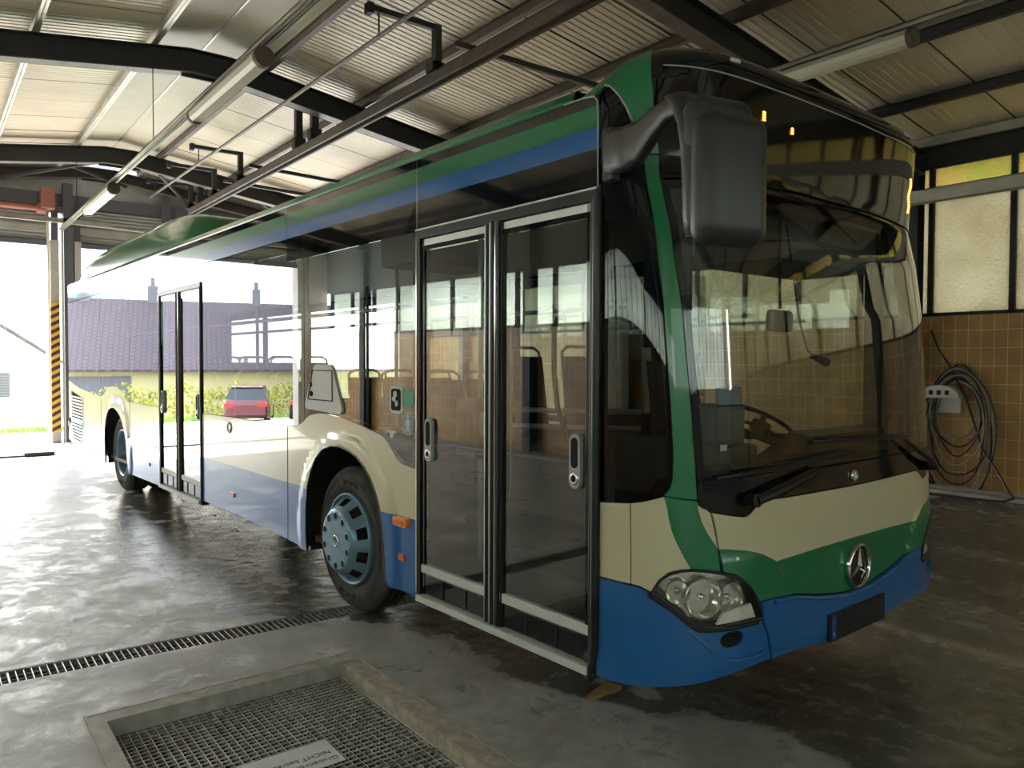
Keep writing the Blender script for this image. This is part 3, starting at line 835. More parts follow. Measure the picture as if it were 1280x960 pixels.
for sg in (1, -1):
    mm = (lambda p: p) if sg == 1 else mirror
    o = panel('corner_panel', [(mm(cream_c), 'cream'), (mm(cream_d), 'cream'), (mm(green_c), 'green'), (mm(cream_t), 'cream')], bus, mapfront, h=.03, thick=.014)
    gp_l = [(-1.239, 1.110), (-1.215, 1.135), (-1.203, 1.175), (-1.198, 1.272), (-1.204, 1.42), (-1.210, 1.564), (-1.218, 1.73), (-1.222, 1.888), (-1.230, 2.018), (-1.240, 2.25), (-1.258, 2.50)]
    gp_r = [(-1.103, 1.094), (-1.113, 1.272), (-1.132, 1.564), (-1.149, 1.888), (-1.16, 2.018), (-1.173, 2.25), (-1.187, 2.50)]
    panel('pillar_cover', [(mm(gp_l[::-1] + gp_r), 'green')], bus, mapfront, h=.04, thick=.012, off=.004)
    cowl = [(-1.258, 2.506), (-1.187, 2.506), (-1.205, 2.60), (-1.222, 2.665), (-1.24, 2.78), (-1.256, 2.88), (-1.27, 2.978), (-1.76, 2.978), (-1.76, 2.79), (-1.66, 2.793), (-1.607, 2.812), (-1.575, 2.822), (-1.54, 2.818), (-1.493, 2.80), (-1.45, 2.775), (-1.411, 2.745), (-1.37, 2.70), (-1.335, 2.645), (-1.29, 2.575)]
    panel('roof_cowl', [(mm(cowl), 'green')], bus, mapfront, h=.03, thick=.012, off=.006)
    # dark corner glass between door and pillar
    q = [(-S0 + .003, 1.058), (-1.385, 1.074), (-1.33, 1.084), (-1.287, 1.096), (-1.245, 1.112), (-1.222, 1.14), (-1.209, 1.18), (-1.204, 1.272), (-1.210, 1.42), (-1.216, 1.564), (-1.224, 1.73), (-1.228, 1.888), (-1.236, 2.018), (-1.246, 2.25), (-S0 + .003, 2.25)]
    o = panel('corner_glass', [(mm(q), 'quarter_glass')], bus, mapfront, h=.06, thick=0)
    q2 = [(-S0 + .003, 2.25), (-1.246, 2.25), (-1.262, 2.50), (-1.30, 2.575), (-1.345, 2.64), (-1.38, 2.695), (-1.42, 2.74), (-1.46, 2.77), (-1.50, 2.795), (-S0 + .003, 2.80)]
    q3 = [(-S0 + .003, 1.058), (-1.385, 1.074), (-1.33, 1.084), (-1.287, 1.096), (-1.245, 1.112), (-1.222, 1.14), (-1.209, 1.18), (-1.208, 1.20), (-S0 + .003, 1.20)]
    q3 = [(a, b) for a, b in q3]
    panel('corner_blackout', [(mm(q2), 'black_gloss')], bus, mapfront, h=.05, thick=.01)
    # bumper corner
    bc = [(-S0, .306), (-1.449, .309), (-1.335, .318), (-1.171, .338), (-1.05, .354), (-.95, .368), (-.83, .380), (-.715, .386), (-.742, .50), (-.778, .560), (-.972, .564), (-1.110, .572), (-1.152, .596), (-1.220, .654), (-1.298, .706), (-1.346, .726), (-1.387, .730), (-S0, .732)]
    fog = ellipse(-.95, .512, .062, .036, 20)
    o = panel('bumper_corner', [(mm(bc), 'blue', (mm(fog),))], bus, mapfront, h=.035, thick=.014, off=.006)
    # headlamp: housing, reflectors, glass
    hl = empty('headlamp', (0, 0, 0), 0, bus)
    panel('lamp_housing', [(mm(lamp), 'black_plastic')], hl, mapfront, h=.03, thick=.01, off=-.075)
    panel('lamp_lens', [(mm(lamp), 'lamp_glass')], hl, mapfront, h=.03, thick=0, off=.012)
    edge = [mapfront(sg * a, b, .010)[0] for a, b in densify(lamp, .03)]
    r = MB(); r.tube(edge, .007, 'black_plastic', 6, closed=True)
    low = [mapfront(sg * a, b, .006)[0] for a, b in densify([(-1.31, .705), (-1.216, .652), (-1.147, .594), (-1.107, .568), (-.972, .562), (-.775, .560)], .03)[:22]]
    r.tube(low, .011, 'black_plastic', 6)
    r.build('lamp_trim', hl)
    for (a, b, rad, dd) in ((-1.075, .688, .083, .045), (-.935, .675, .066, .05), (-1.19, .715, .05, .05)):
        p, n = mapfront(sg * a, b, -dd)
        m2 = MB()
        prof = [(.012, -.035), (rad * .45, -.028), (rad * .8, -.005), (rad, .02), (rad * 1.04, .03), (rad * .98, .032)]
        m2.lathe(prof, 'lamp_reflector', (0, 0, 0), 'x', 28)
        m2.lathe([(.001, .012), (.014, .010), (.018, -.02), (.03, -.03)], 'chrome', (0, 0, 0), 'x', 16)
        oo = m2.build('reflector', hl, fix=False)
        rot = Vector((1, 0, 0)).rotation_difference(n)
        oo.rotation_mode = 'QUATERNION'; oo.rotation_quaternion = rot; oo.location = p
    # reflector bowl surface behind, and bright indicator strip
    panel('lamp_bowl', [(mm([(a * .985 - .015, .685 + (b - .685) * .92) for a, b in lamp]), 'lamp_reflector')], hl, mapfront, h=.03, thick=0, off=-.05)
    st = [(-1.02, .578), (-.80, .578), (-.83, .640), (-.99, .622)]
    panel('indicator_lens', [(mm(st), 'lamp_white')], hl, mapfront, h=.04, thick=.01, off=-.008)
    # fog lamp grille
    p, n = mapfront(sg * -.95, .512, -.01)
    fo = MB(); fo.prism(ellipse(0, 0, .066, .040, 24), 'x', -.012, .0, 'dark_under')
    for k in range(-5, 6): fo.box(-.002, k * .011 - .0015, -.034 * math.sqrt(max(0, 1 - (k / 6) ** 2)), .004, k * .011 + .0015, .034 * math.sqrt(max(0, 1 - (k / 6) ** 2)), 'black_plastic')
    for k in range(-2, 3): fo.box(-.002, -.058, k * .012 - .0015, .004, .058, k * .012 + .0015, 'black_plastic')
    oo = fo.build('fog_lamp', bus); oo.rotation_mode = 'QUATERNION'; oo.rotation_quaternion = Vector((1, 0, 0)).rotation_difference(n); oo.location = p
    # recessed lip under the fog lamp
    lipp = [mapfront(sg * a, b, .010)[0] for a, b in densify([(-1.147, .566), (-1.018, .445), (-.93, .422), (-.80, .420), (-.737, .44)], .04)[:14]]
    r = MB(); r.tube(lipp, .006, 'blue', 6); r.build('bumper_crease', bus)

# centre bumper
top_b = [(-.775, .640), (-.70, .641), (-.55, .632), (-.35, .590), (-.13, .560), (0, .555), (.13, .560), (.35, .590), (.55, .632), (.70, .641), (.775, .640)]
pl_hole = [(-.275, .358), (.275, .358), (.275, .482), (-.275, .482)]
bb = [(-.70, .386), (-.5, .384), (-.3, .366), (-.2, .350), (.2, .350), (.3, .366), (.5, .384), (.70, .386), (.735, .50), (.768, .562)] + top_b[::-1] + [(-.768, .562), (-.735, .50)]
panel('front_bumper', [(bb, 'blue')], bus, mapfront, h=.035, thick=.014, off=.010)
lip = [mapfront(a, b - .012, .014)[0] for a, b in densify(top_b, .04)[:-1] if abs(a) < .72]
g = MB(); g.tube(lip[:40], .009, 'blue', 8); g.build('bumper_lip', bus)
# centre flap: cream over green
w_edge = [(-1.038, 1.038), (-.95, 1.020), (-.87, 1.006), (-.852, 1.006), (-.835, 1.014), (-.80, 1.038), (-.77, 1.054), (-.735, 1.062), (-.54, 1.060), (0, 1.056), (.54, 1.060), (.735, 1.062), (.77, 1.054), (.80, 1.038), (.835, 1.014), (.852, 1.006), (.87, 1.006), (.95, 1.020), (1.038, 1.038)]
g_top = [(-1.012, .890), (-.965, .885), (-.921, .878), (-.86, .868), (-.807, .854), (-.765, .840), (-.729, .822), (-.675, .797), (-.60, .800), (-.337, .808), (0, .811), (.337, .808), (.60, .800), (.675, .797), (.729, .822), (.765, .840), (.807, .854), (.86, .868), (.921, .878), (.965, .885), (1.012, .890)]
g_bot = [(-1.000, .800), (-.94, .782), (-.892, .756), (-.855, .724), (-.832, .700), (-.795, .648)] + [(a, b + .006) for a, b in top_b[1:-1]] + [(.795, .648), (.832, .700), (.855, .724), (.892, .756), (.94, .782), (1.000, .800)]
flap_c = g_top + [(1.024, .978)] + w_edge[::-1] + [(-1.024, .978)]
flap_g = g_bot + g_top[::-1]
def flapmap(s, z, off=0.):
    # shallow recess between the two creases that run down from the green corner
    def dd(s, z):
        e = .675 - (.797 - z) * .75
        return .010 * sstep(abs(s), e - .012, e + .012) * (1 if z < .9 else 0) * sstep(.86 - z, -.02, .05)
    e = 3e-3
    d = dd(s, z); ds = (dd(s + e, z) - dd(s - e, z)) / (2 * e); dz = (dd(s, z + e) - dd(s, z - e)) / (2 * e)
    n = surn(s, z); p = sur(s, z) + n * (off + d)
    ts = (sur(s + e, z) - sur(s - e, z)).normalized(); tz = (sur(s, z + e) - sur(s, z - e)).normalized()
    nn = (n - ts * ds - tz * dz).normalized()
    return p, nn
o = panel('front_flap', [(flap_c, 'cream'), (flap_g, 'green')], bus, flapmap, h=.028, thick=.014)
# emblem: ring with three pointed star
def emblem(sc, zc, R, parent, back=True, y=1.275, name='star_emblem'):
    p, n = mapfront(0, zc, .012)
    m2 = MB()
    if back: m2.prism(ellipse(0, 0, R * .95, R * .95, 32), 'x', -.006, .0, 'black_gloss')
    m2.lathe([(R * .90, .004), (R * .93, .014), (R, .016), (R * 1.05, .008), (R * 1.05, -.006)], 'chrome', (0, 0, 0), 'x', 40)
    for k in range(3):
        a = PI / 2 + k * 2 * PI / 3
        tip = Vector((.008, math.cos(a) * R * .95, math.sin(a) * R * .95)); c = Vector((.020, 0, 0))
        for sgn in (1, -1):
            b = a + sgn * PI / 3
            w = Vector((.004, math.cos(b) * R * .14, math.sin(b) * R * .14))
            m2.add([c, tip, w] if sgn < 0 else [c, w, tip], [(0, 1, 2)], 'chrome')
    oo = m2.build(name, parent, fix=False)
    oo.rotation_mode = 'QUATERNION'; oo.rotation_quaternion = Vector((1, 0, 0)).rotation_difference(n); oo.location = p
    return oo
emblem(0, .673, .103, bus)
# small round badge on the black strip
p, n = mapfront(0, 1.105, .006)
m2 = MB(); m2.lathe([(.001, .004), (.018, .004), (.02, .007), (.027, .007), (.03, -.002)], 'chrome', (0, 0, 0), 'x', 28)
for k in range(3):
    a = PI / 2 + k * 2 * PI / 3; m2.bar((.006, 0, 0), (.006, math.cos(a) * .018, math.sin(a) * .018), .004, .003, 'silver')
oo = m2.build('round_badge', bus); oo.location = p
# number plate holder
p, n = mapfront(0, .425, .016)
m2 = MB(); m2.box(-.012, -.275, -.066, .004, .275, .064, 'black_plastic', .003)
m2.box(.002, -.262, -.055, .006, .262, .055, 'plate_black'); m2.box(.0045, -.262, -.055, .0075, -.222, .055, 'eu_blue')
for k in range(8): m2.prism(ellipse(-.242 + .011 * math.cos(k * PI / 4), .02 + .011 * math.sin(k * PI / 4), .0018, .0018, 6), 'x', .0074, .0082, 'amber')
m2.prism(ellipse(-.242, -.03, .006, .009, 10), 'x', .0074, .0082, 'silver')
oo = m2.build('plate_holder', bus); oo.location = p
oo['label'] = 'dark number plate holder with a blue strip at its end'

# windscreen, black lower strip, destination glass, dome
ws_l = [(-1.097, 1.175), (-1.107, 1.272), (-1.126, 1.564), (-1.143, 1.888), (-1.154, 2.018), (-1.167, 2.25), (-1.176, 2.40)]
ws_t = [(-1.0, 2.415), (-.6, 2.432), (-.3, 2.438), (0, 2.44), (.3, 2.438), (.6, 2.432), (1.0, 2.415)]
ws = ws_l[::-1][::-1] + ws_t + [(-a, b) for a, b in ws_l[::-1]]
def inset(poly, d):
    out = []
    n = len(poly); A = area(poly); sg = 1 if A > 0 else -1
    for i in range(n):
        a, b, c = poly[i - 1], poly[i], poly[(i + 1) % n]
        e1 = Vector((b[0] - a[0], b[1] - a[1])).normalized(); e2 = Vector((c[0] - b[0], c[1] - b[1])).normalized()
        n1 = Vector((-e1.y, e1.x)) * sg; n2 = Vector((-e2.y, e2.x)) * sg
        m_ = (n1 + n2); m_ = m_ / max(.3, m_.length_squared) * 2
        out.append((b[0] + m_.x * d, b[1] + m_.y * d))
    return out
ws_in = inset(ws, .035)
panel('windscreen', [(ws_in, 'windscreen_glass')], bus, mapfront, h=.06, thick=0, off=-.002)
panel('windscreen_border', [(ws, 'black_gloss', (ws_in,))], bus, mapfront, h=.06, thick=.004, off=-.001)
wl = [(-a, b) for a, b in []]
lower = [(-1.056, 1.044), (-1.085, 1.056), (-1.097, 1.072), (-1.097, 1.168)] + [(1.097, 1.168), (1.097, 1.072), (1.085, 1.056), (1.056, 1.044)] + [(a, b + .006) for a, b in w_edge[::-1]]
o = panel('wiper_cover', [(lower, 'black_gloss')], bus, mapfront, h=.045, thick=.01, off=.0)
o['label'] = 'glossy black strip below the windscreen'
disp = [(-1.176, 2.408), (-1.185, 2.50), (-1.20, 2.60), (-1.215, 2.665), (-1.215, 2.80), (-1.19, 2.855), (1.19, 2.855), (1.215, 2.80), (1.215, 2.665), (1.20, 2.60), (1.185, 2.50), (1.176, 2.408)] + [(a, b + .008) for a, b in ws_t[::-1]]
o = panel('destination_glass', [(disp, 'display_gloss')], bus, mapfront, h=.05, thick=.006, off=.004)
dome = [(-1.222, 2.665), (-1.24, 2.78), (-1.256, 2.88), (-1.27, 2.979), (1.27, 2.979), (1.256, 2.88), (1.24, 2.78), (1.222, 2.665), (1.22, 2.80), (1.195, 2.862), (-1.195, 2.862), (-1.22, 2.80)]
panel('front_dome', [(dome, 'black_gloss')], bus, mapfront, h=.03, thick=.012)
# roof cap of the dome
ring = []
k = 60
for i in range(k + 1):
    s = -1.76 + 3.52 * i / k
    ring.append(sur(s, 2.978))
c0 = Vector((-.9, 1.275, 3.0))
V = [tuple(p) for p in ring]; n0 = len(V)
for p in ring: q = p.lerp(c0, .4); V.append((q.x, q.y, q.z + .01 if p.z > 2.9 else q.z))
V.append(tuple(c0)); F = []
for i in range(k): F += [(i, i + 1, n0 + i + 1, n0 + i), (n0 + i, n0 + i + 1, 2 * n0)]
m2 = MB(); m2.add(V, F, 'black_plastic', True); m2.build('dome_cap', bus)
# amber LED remnants behind the destination glass, marker lamps
for s_, z_, w_, h_ in ((-.62, 2.735, .022, .045), (-.40, 2.71, .016, .03)):
    p, n = mapfront(s_, z_, .0055); m2 = MB()
    for i in range(3):
        for j in range(4):
            m2.prism(ellipse(p.y + (i - 1) * w_ / 3, p.z + (j - 1.5) * h_ / 4, .0028, .0038, 6), 'x', p.x, p.x + .003, 'amber_led')
    m2.build('led_segment', bus)
m2 = MB()
for j in range(14):
    p, n = mapfront(.93 + .015 * math.sin(j * .7), 2.70 - j * .014, .0055)
    m2.prism(ellipse(p.y, p.z, .009, .006, 6), 'x', p.x, p.x + .003, 'amber_led')
m2.build('led_segment', bus)
for s_ in (-.82, .82):
    p, n = mapfront(s_, 2.93, .004)
    m2 = MB(); m2.box(-.006, -.028, -.008, .004, .028, .008, 'lamp_white', .003)
    oo = m2.build('marker_lamp', bus); oo.rotation_mode = 'QUATERNION'; oo.rotation_quaternion = Vector((1, 0, 0)).rotation_difference(n); oo.location = p
# thin bright seam line over the display
m2 = MB(); m2.tube([mapfront(-1.19 + 2.38 * i / 40, 2.862, .003)[0] for i in range(41)], .0035, 'grey_paint', 6); m2.build('dome_seam', bus)
# bright trim curving over the front door corner
m2 = MB(); m2.tube([(-.507, -.004, 2.39), (-.507, -.006, 2.70), (-.512, -.006, 2.755), (-.53, -.006, 2.778), (-.60, -.006, 2.786), (-.72, -.006, 2.786)], .004, 'grey_paint', 6)
m2.tube([mapfront(a, b, .012)[0] for a, b in ((-1.335, 2.645), (-1.37, 2.70), (-1.411, 2.745), (-1.45, 2.775), (-1.493, 2.80), (-1.54, 2.818))], .004, 'grey_paint', 6)
m2.build('corner_trim', bus)

# dark inner shell behind the front seams
def shellmap(s, z, off=0.): return mapfront(s, z, -.10)
panel('inner_shell', [([(-S0, .36), (S0, .36), (S0, 1.10), (-S0, 1.10)], 'dark_under')], bus, shellmap, h=.12, thick=.01)
panel('display_shell', [([(-1.3, 2.42), (1.3, 2.42), (1.3, 2.9), (-1.3, 2.9)], 'dark_under')], bus, shellmap, h=.12, thick=.01)
# A pillars inside the glass
for sg in (-1, 1):
    m2 = MB()
    pts = [mapfront(sg * a, z, -.06)[0] for a, z in ((-1.16, 1.1), (-1.165, 1.5), (-1.18, 1.9), (-1.21, 2.45))]
    m2.tube(pts, .05, 'black_plastic', 8); m2.build('windscreen_pillar', bus)

# wipers
def wiper(piv, mid, b0, b1):
    m2 = MB()
    P = lambda a, z, o: mapfront(a, z, o)[0]
    m2.cyl(P(piv[0], piv[1], .0), P(piv[0], piv[1], .05), .028, 'black_plastic', 16)
    m2.tube([P(piv[0], piv[1], .04), P((piv[0] * 2 + mid[0]) / 3, (piv[1] * 2 + mid[1]) / 3, .055), P(mid[0], mid[1], .035)], .012, 'black_plastic', 8, rs=[.024, .018, .010])
    pts = [P(b0[0] + (b1[0] - b0[0]) * t / 10, b0[1] + (b1[1] - b0[1]) * t / 10, .012) for t in range(11)]
    m2.tube(pts, .009, 'black_rubber', 6)
    pts = [P(b0[0] + (b1[0] - b0[0]) * t / 10, b0[1] + .012 + (b1[1] - b0[1]) * t / 10, .03) for t in range(1, 10)]
    m2.tube(pts, .005, 'black_plastic', 6)
    return m2.build('wiper', bus)
wiper((.93, 1.075), (.52, 1.245), (-.38, 1.290), (.62, 1.262))
wiper((-.84, 1.075), (-.35, 1.170), (-1.02, 1.180), (.02, 1.225))

# ---- mirror --------------------------------------------------------------------
mr = MB()
# bracket plate on the corner
mr.box(-.455, -.035, 2.40, -.40, .03, 2.62, 'mirror_shell', .012)
arm = [(-.44, -.012, 2.52), (-.34, -.02, 2.515), (-.24, -.045, 2.515), (-.12, -.10, 2.545), (-.02, -.14, 2.565), (.07, -.175, 2.560), (.15, -.195, 2.53)]
V = []; F = []
ws_ = [.19, .19, .175, .125, .085, .08, .08]
for i, p in enumerate(arm):
    p = Vector(p); w = ws_[i]; th = .034
    for t in range(12):
        a = 2 * PI * t / 12
        ca, sa = math.cos(a), math.sin(a)
        V.append((p.x + sa * .0, p.y + math.copysign(abs(ca) ** .7, ca) * th, p.z + math.copysign(abs(sa) ** .7, sa) * w / 2))
for i in range(len(arm) - 1):
    for t in range(12): F.append((i * 12 + t, i * 12 + (t + 1) % 12, (i + 1) * 12 + (t + 1) % 12, (i + 1) * 12 + t))
F += [tuple(range(12))[::-1], tuple(range(72, 84))]
mr.add(V, F, 'mirror_shell', True)
# inner limb dropping beside the shell
V = []; F = []
limb = [(.06, -.17, 2.585, .06), (.13, -.21, 2.535, .085), (.185, -.24, 2.45, .085), (.205, -.255, 2.36, .065), (.215, -.262, 2.24, .055), (.22, -.265, 2.13, .05), (.225, -.265, 2.07, .03)]
for x, y, z, w in limb:
    for t in range(10):
        a = 2 * PI * t / 10; V.append((x + math.cos(a) * .055, y - .02 + math.sin(a) * w * .75, z))
for i in range(len(limb) - 1):
    for t in range(10): F.append((i * 10 + t, i * 10 + (t + 1) % 10, (i + 1) * 10 + (t + 1) % 10, (i + 1) * 10 + t))
F += [tuple(range(10)), tuple(range(60, 70))[::-1]]
mr.add(V, F, 'mirror_shell', True)
mr.cyl((-.43, -.036, 2.50), (-.43, -.044, 2.50), .012, 'grey_paint', 12)
mo = mr.build('mirror_arm', bus)
import bmesh
def rounded_block(name, cx, cy, cz, dx, dy, dz, r, mt, parent, rot=0.):
    bm = bmesh.new(); bmesh.ops.create_cube(bm, size=1)
    for v in bm.verts: v.co = Vector((v.co.x * dx, v.co.y * dy, v.co.z * dz))
    bmesh.ops.bevel(bm, geom=bm.edges[:], offset=r, segments=6, affect='EDGES', profile=.5)
    me = bpy.data.meshes.new(name); bm.to_mesh(me); bm.free()
    me.materials.append(M[mt])
    for p in me.polygons: p.use_smooth = True
    o = bpy.data.objects.new(name, me); COL.objects.link(o); o.parent = parent
    o.location = (cx, cy, cz); o.rotation_euler = (0, 0, rot)
    return o
rounded_block('mirror_shoulder', .235, -.205, 2.425, .13, .25, .20, .058, 'mirror_shell', mo, math.radians(-14))
sh = rounded_block('mirror_housing', .285, -.21, 2.245, .13, .27, .43, .060, 'mirror_shell', mo, math.radians(-14))
mg = MB(); mg.box(-.072, -.10, -.17, -.064, .10, .17, 'chrome', .003); q = mg.build('mirror_glass', mo); q.location = (.285, -.21, 2.245); q.rotation_euler = (0, 0, math.radians(-14))

# ---- wheels --------------------------------------------------------------------
def tyre(cx, cy, r=.478, w=.275, name='wheel', rear=False):
    t = MB()
    prof = [(.292, .035), (.30, .018), (.325, .010), (.36, .0), (.40, -.004), (.43, .004), (.455, .018), (.470, .035), (.478, .055), (.478, .09), (.470, .092), (.470, .100), (.478, .102), (.478, .14), (.470, .142), (.470, .150), (.478, .152), (.478, .19), (.470, .192), (.470, .2), (.478, .202), (.478, .235), (.465, .255), (.43, .272), (.36, .278), (.292, .25)]
    mts = ['tyre'] * (len(prof) - 1)
    for q_ in (9, 10, 11, 13, 14, 15, 17, 18, 19): mts[q_] = 'tyre_groove'
    t.lathe(prof, 'tyre', (0, 0, 0), 'y', 72, mts)
    t.lathe([(.395, -.0075), (.402, -.0085), (.409, -.0055)], 'tyre', (0, 0, 0), 'y', 72)
    # raised sidewall lettering blocks
    for a0, a1 in ((1.25, 1.75), (4.4, 4.9)):
        for q_ in range(8):
            a = a0 + (a1 - a0) * q_ / 7
            c, s_ = math.cos(a), math.sin(a)
            t.bar((c * .362, -.004, s_ * .362), (c * .386, -.007, s_ * .386), .012 if q_ % 3 else .006, .006, 'tyre', up=(0, 1, 0))
    o = t.build(name, bus, fix=False)
    o.location = (cx, cy, r)
    return o
fw = tyre(-2.8, .035, name='front_wheel'); fw['label'] = 'front tyre with a blue-grey vented wheel cover'
h = MB()
n = 60
# cover: outer rim, cone with rectangular slots, flat face
h.lathe([(.296, .03), (.302, -.002), (.298, -.010), (.288, -.008), (.284, .004), (.280, .012)], 'rim_blue', (0, 0, 0), 'y', n)
h.lathe([(.280, .012), (.266, -.006)], 'rim_blue', (0, 0, 0), 'y', n)
h.lathe([(.226, -.062), (.212, -.082), (.200, -.094), (.190, -.098), (.182, -.099)], 'rim_blue', (0, 0, 0), 'y', n)
for k2 in range(10):
    a0 = 2 * PI * (k2 + .26) / 10; a1 = 2 * PI * (k2 + 1 - .26) / 10; am = 2 * PI * (k2 - .26) / 10
    h.lathe([(.266, -.006), (.226, -.062)], 'rim_blue', (0, 0, 0), 'y', 4, None, am, a0)
h.lathe([(.150, -.099), (.12, -.0995), (.06, -.100), (.001, -.100)], 'rim_blue', (0, 0, 0), 'y', n)
# ring between r .150 and .182 with ten lug holes -> face ring with holes
ringp = [(.182 * math.cos(2 * PI * i / n), .182 * math.sin(2 * PI * i / n)) for i in range(n)]
inn = [(.150 * math.cos(2 * PI * i / n), .150 * math.sin(2 * PI * i / n)) for i in range(n)]
h.lathe([(.182, -.099), (.150, -.099)], 'rim_blue', (0, 0, 0), 'y', n)
for k2 in range(10):
    a = 2 * PI * (k2 + .5) / 10; c, s_ = math.cos(a), math.sin(a)
    h.lathe([(.021, -.1012), (.026, -.103), (.029, -.100)], 'rim_blue', (.163 * c, 0, .163 * s_), 'y', 14)
    h.prism(ellipse(.163 * c, .163 * s_, .0215, .0215, 14), 'y', -.1012, -.0995, 'hole')
h.lathe([(.001, .03), (.28, .03)], 'hole', (0, 0, 0), 'y', 24)
hc = h.build('wheel_cover', fw, fix=False)
e = MB()
e.lathe([(.030, -.104), (.034, -.107), (.038, -.104), (.040, -.099)], 'chrome', (0, 0, 0), 'y', 24)
for k2 in range(3):
    a = PI / 2 + k2 * 2 * PI / 3; e.bar((0, -.104, 0), (math.cos(a) * .034, -.104, math.sin(a) * .034), .007, .005, 'chrome', up=(0, 1, 0))
e.build('wheel_badge', fw)
rwh = tyre(RW[0] - .02, .05, name='rear_wheel')
h = MB(); h.lathe([(.296, .03), (.300, .006), (.288, .004), (.272, .03), (.262, .10), (.24, .17), (.12, .175), (.11, .11), (.10, .09), (.001, .088)], 'rim_blue', (0, 0, 0), 'y', 48)
for k2 in range(10):
    a = 2 * PI * k2 / 10; h.cyl((.168 * math.cos(a), .175, .168 * math.sin(a)), (.168 * math.cos(a), .14, .168 * math.sin(a)), .016, 'alu', 8)
h.build('wheel_rim', rwh, fix=False)
w2 = copy_tree(fw, bus); w2.location = (-2.8, 2.515, .478); w2.rotation_euler = (0, 0, PI)
w3 = copy_tree(rwh, bus); w3.location = (-8.92, 2.50, .478); w3.rotation_euler = (0, 0, PI)
w4 = copy_tree(rwh, bus); w4.location = (-8.92, .36, .478)
w4 = w3
# wheel housings
for (cx, pts) in ((-2.8, arch_f), (-8.95, arch_r)):
    m2 = MB(); V = []; F = []
    pp = [(x, z) for x, z in pts]
    for x, z in pp: V += [(x, .012, z), (x, .62, z)]
    for i in range(len(pp) - 1): F.append((2 * i, 2 * i + 1, 2 * i + 3, 2 * i + 2))
    m2.add(V, F, 'dark_under', True)
    m2.box(cx - .55, .60, .28, cx + .62, .63, 1.1, 'dark_under')
    # rubber lip
    m2.tube([(x, -.016, z) for x, z in pp], .010, 'black_rubber', 6)
    m2.build('wheel_housing', bus)
# under body
m2 = MB(); m2.box(-11.95, .06, .36, -9.55, 2.49, .42, 'dark_under'); m2.box(-8.3, .06, .30, -3.4, 2.49, .36, 'dark_under'); m2.box(-2.2, .06, .33, -.42, 2.49, .38, 'dark_under')
m2.box(-11.9, .70, .30, -.5, 1.85, .40, 'dark_under')
m2.build('chassis', bus)

# ---- small things on the flank -------------------------------------------------
m2 = MB()
m2.prism(rrect(-2.145, .690, -1.995, .742, .02), 'y', -.030, .0, 'amber'); m2.prism(rrect(-2.12, .70, -2.03, .725, .008), 'y', -.036, -.028, 'orange_lens')
m2.build('side_indicator', bus)['label'] = 'amber side indicator ahead of the front wheel'
m2 = MB(); m2.prism(rrect(-2.185, .485, -2.05, .525, .005), 'y', -.012, .0, 'orange_lens'); m2.build('side_reflector', bus)
m2 = MB(); m2.prism(rrect(-4.90, .480, -4.80, .515, .005), 'y', -.012, .0, 'orange_lens'); m2.build('side_reflector', bus)
m2 = MB(); m2.prism(rrect(-7.50, .470, -7.42, .505, .005), 'y', -.012, .0, 'orange_lens'); m2.build('side_reflector', bus)
m2 = MB(); m2.lathe([(.050, -.004), (.045, -.010), (.038, -.004), (.034, -.003), (.001, -.003)], 'grey_paint', (-4.913, 0, 1.073), 'y', 28)
m2.lathe([(.050, -.004), (.052, .0)], 'black_plastic', (-4.913, 0, 1.073), 'y', 28); m2.build('fuel_cap', bus)
m2 = MB()
hp = [(-3.365, 1.345), (-3.235, 1.600), (-3.215, 1.622), (-3.185, 1.63), (-2.985, 1.63), (-2.955, 1.622), (-2.935, 1.60), (-2.805, 1.345), (-2.815, 1.315), (-2.84, 1.30), (-3.33, 1.315), (-3.36, 1.325)]
m2.prism(hp, 'y', -.016, .006, 'grey_paint'); ho = m2.build('filler_panel', bus); ho['label'] = 'grey trapezoid panel with a small hatch set in the side window'
m2 = MB()
hd = [(-3.31, 1.385), (-3.235, 1.588), (-2.94, 1.588), (-2.938, 1.385)]
for a, b in zip(hd, hd[1:] + hd[:1]): m2.bar((a[0], -.018, a[1]), (b[0], -.018, b[1]), .006, .004, 'hole', up=(0, 1, 0))
m2.prism(ellipse(-3.255, 1.425, .02, .018, 14), 'y', -.022, -.014, 'hole'); m2.prism(ellipse(-3.262, 1.49, .013, .018, 12), 'y', -.022, -.014, 'hole')
m2.build('hatch_door', ho)
# boarding signs behind the glass next to the door
m2 = MB(); m2.prism(rrect(-2.213, 1.345, -2.075, 1.507, .03), 'y', -.004, .0, 'silver'); m2.prism(rrect(-2.198, 1.362, -2.090, 1.490, .02), 'y', -.006, -.003, 'hole')
for (x, z, a, b) in ((-2.150, 1.458, .020, .020), (-2.165, 1.430, .020, .015), (-2.135, 1.405, .016, .020)): m2.prism(ellipse(x, z, a, b, 14), 'y', -.008, -.005, 'silver')
m2.prism(ellipse(-2.128, 1.432, .014, .012, 12), 'y', -.009, -.005, 'hole')
m2.build('door_button_plate', bus)['label'] = 'rounded white-edged black plate with a white symbol'
m2 = MB(); m2.prism(rrect(-2.064, 1.389, -1.95, 1.489, .03), 'y', -.003, .0, 'green_card'); m2.build('green_sticker', bus)
m2 = MB(); m2.prism(ellipse(-2.010, 1.293, .064, .068, 28), 'y', -.003, .0, 'white_card'); m2.prism(ellipse(-2.010, 1.293, .058, .062, 28), 'y', -.005, -.002, 'blue_card')
m2.prism(ellipse(-2.010, 1.335, .010, .011, 12), 'y', -.007, -.004, 'white_card')
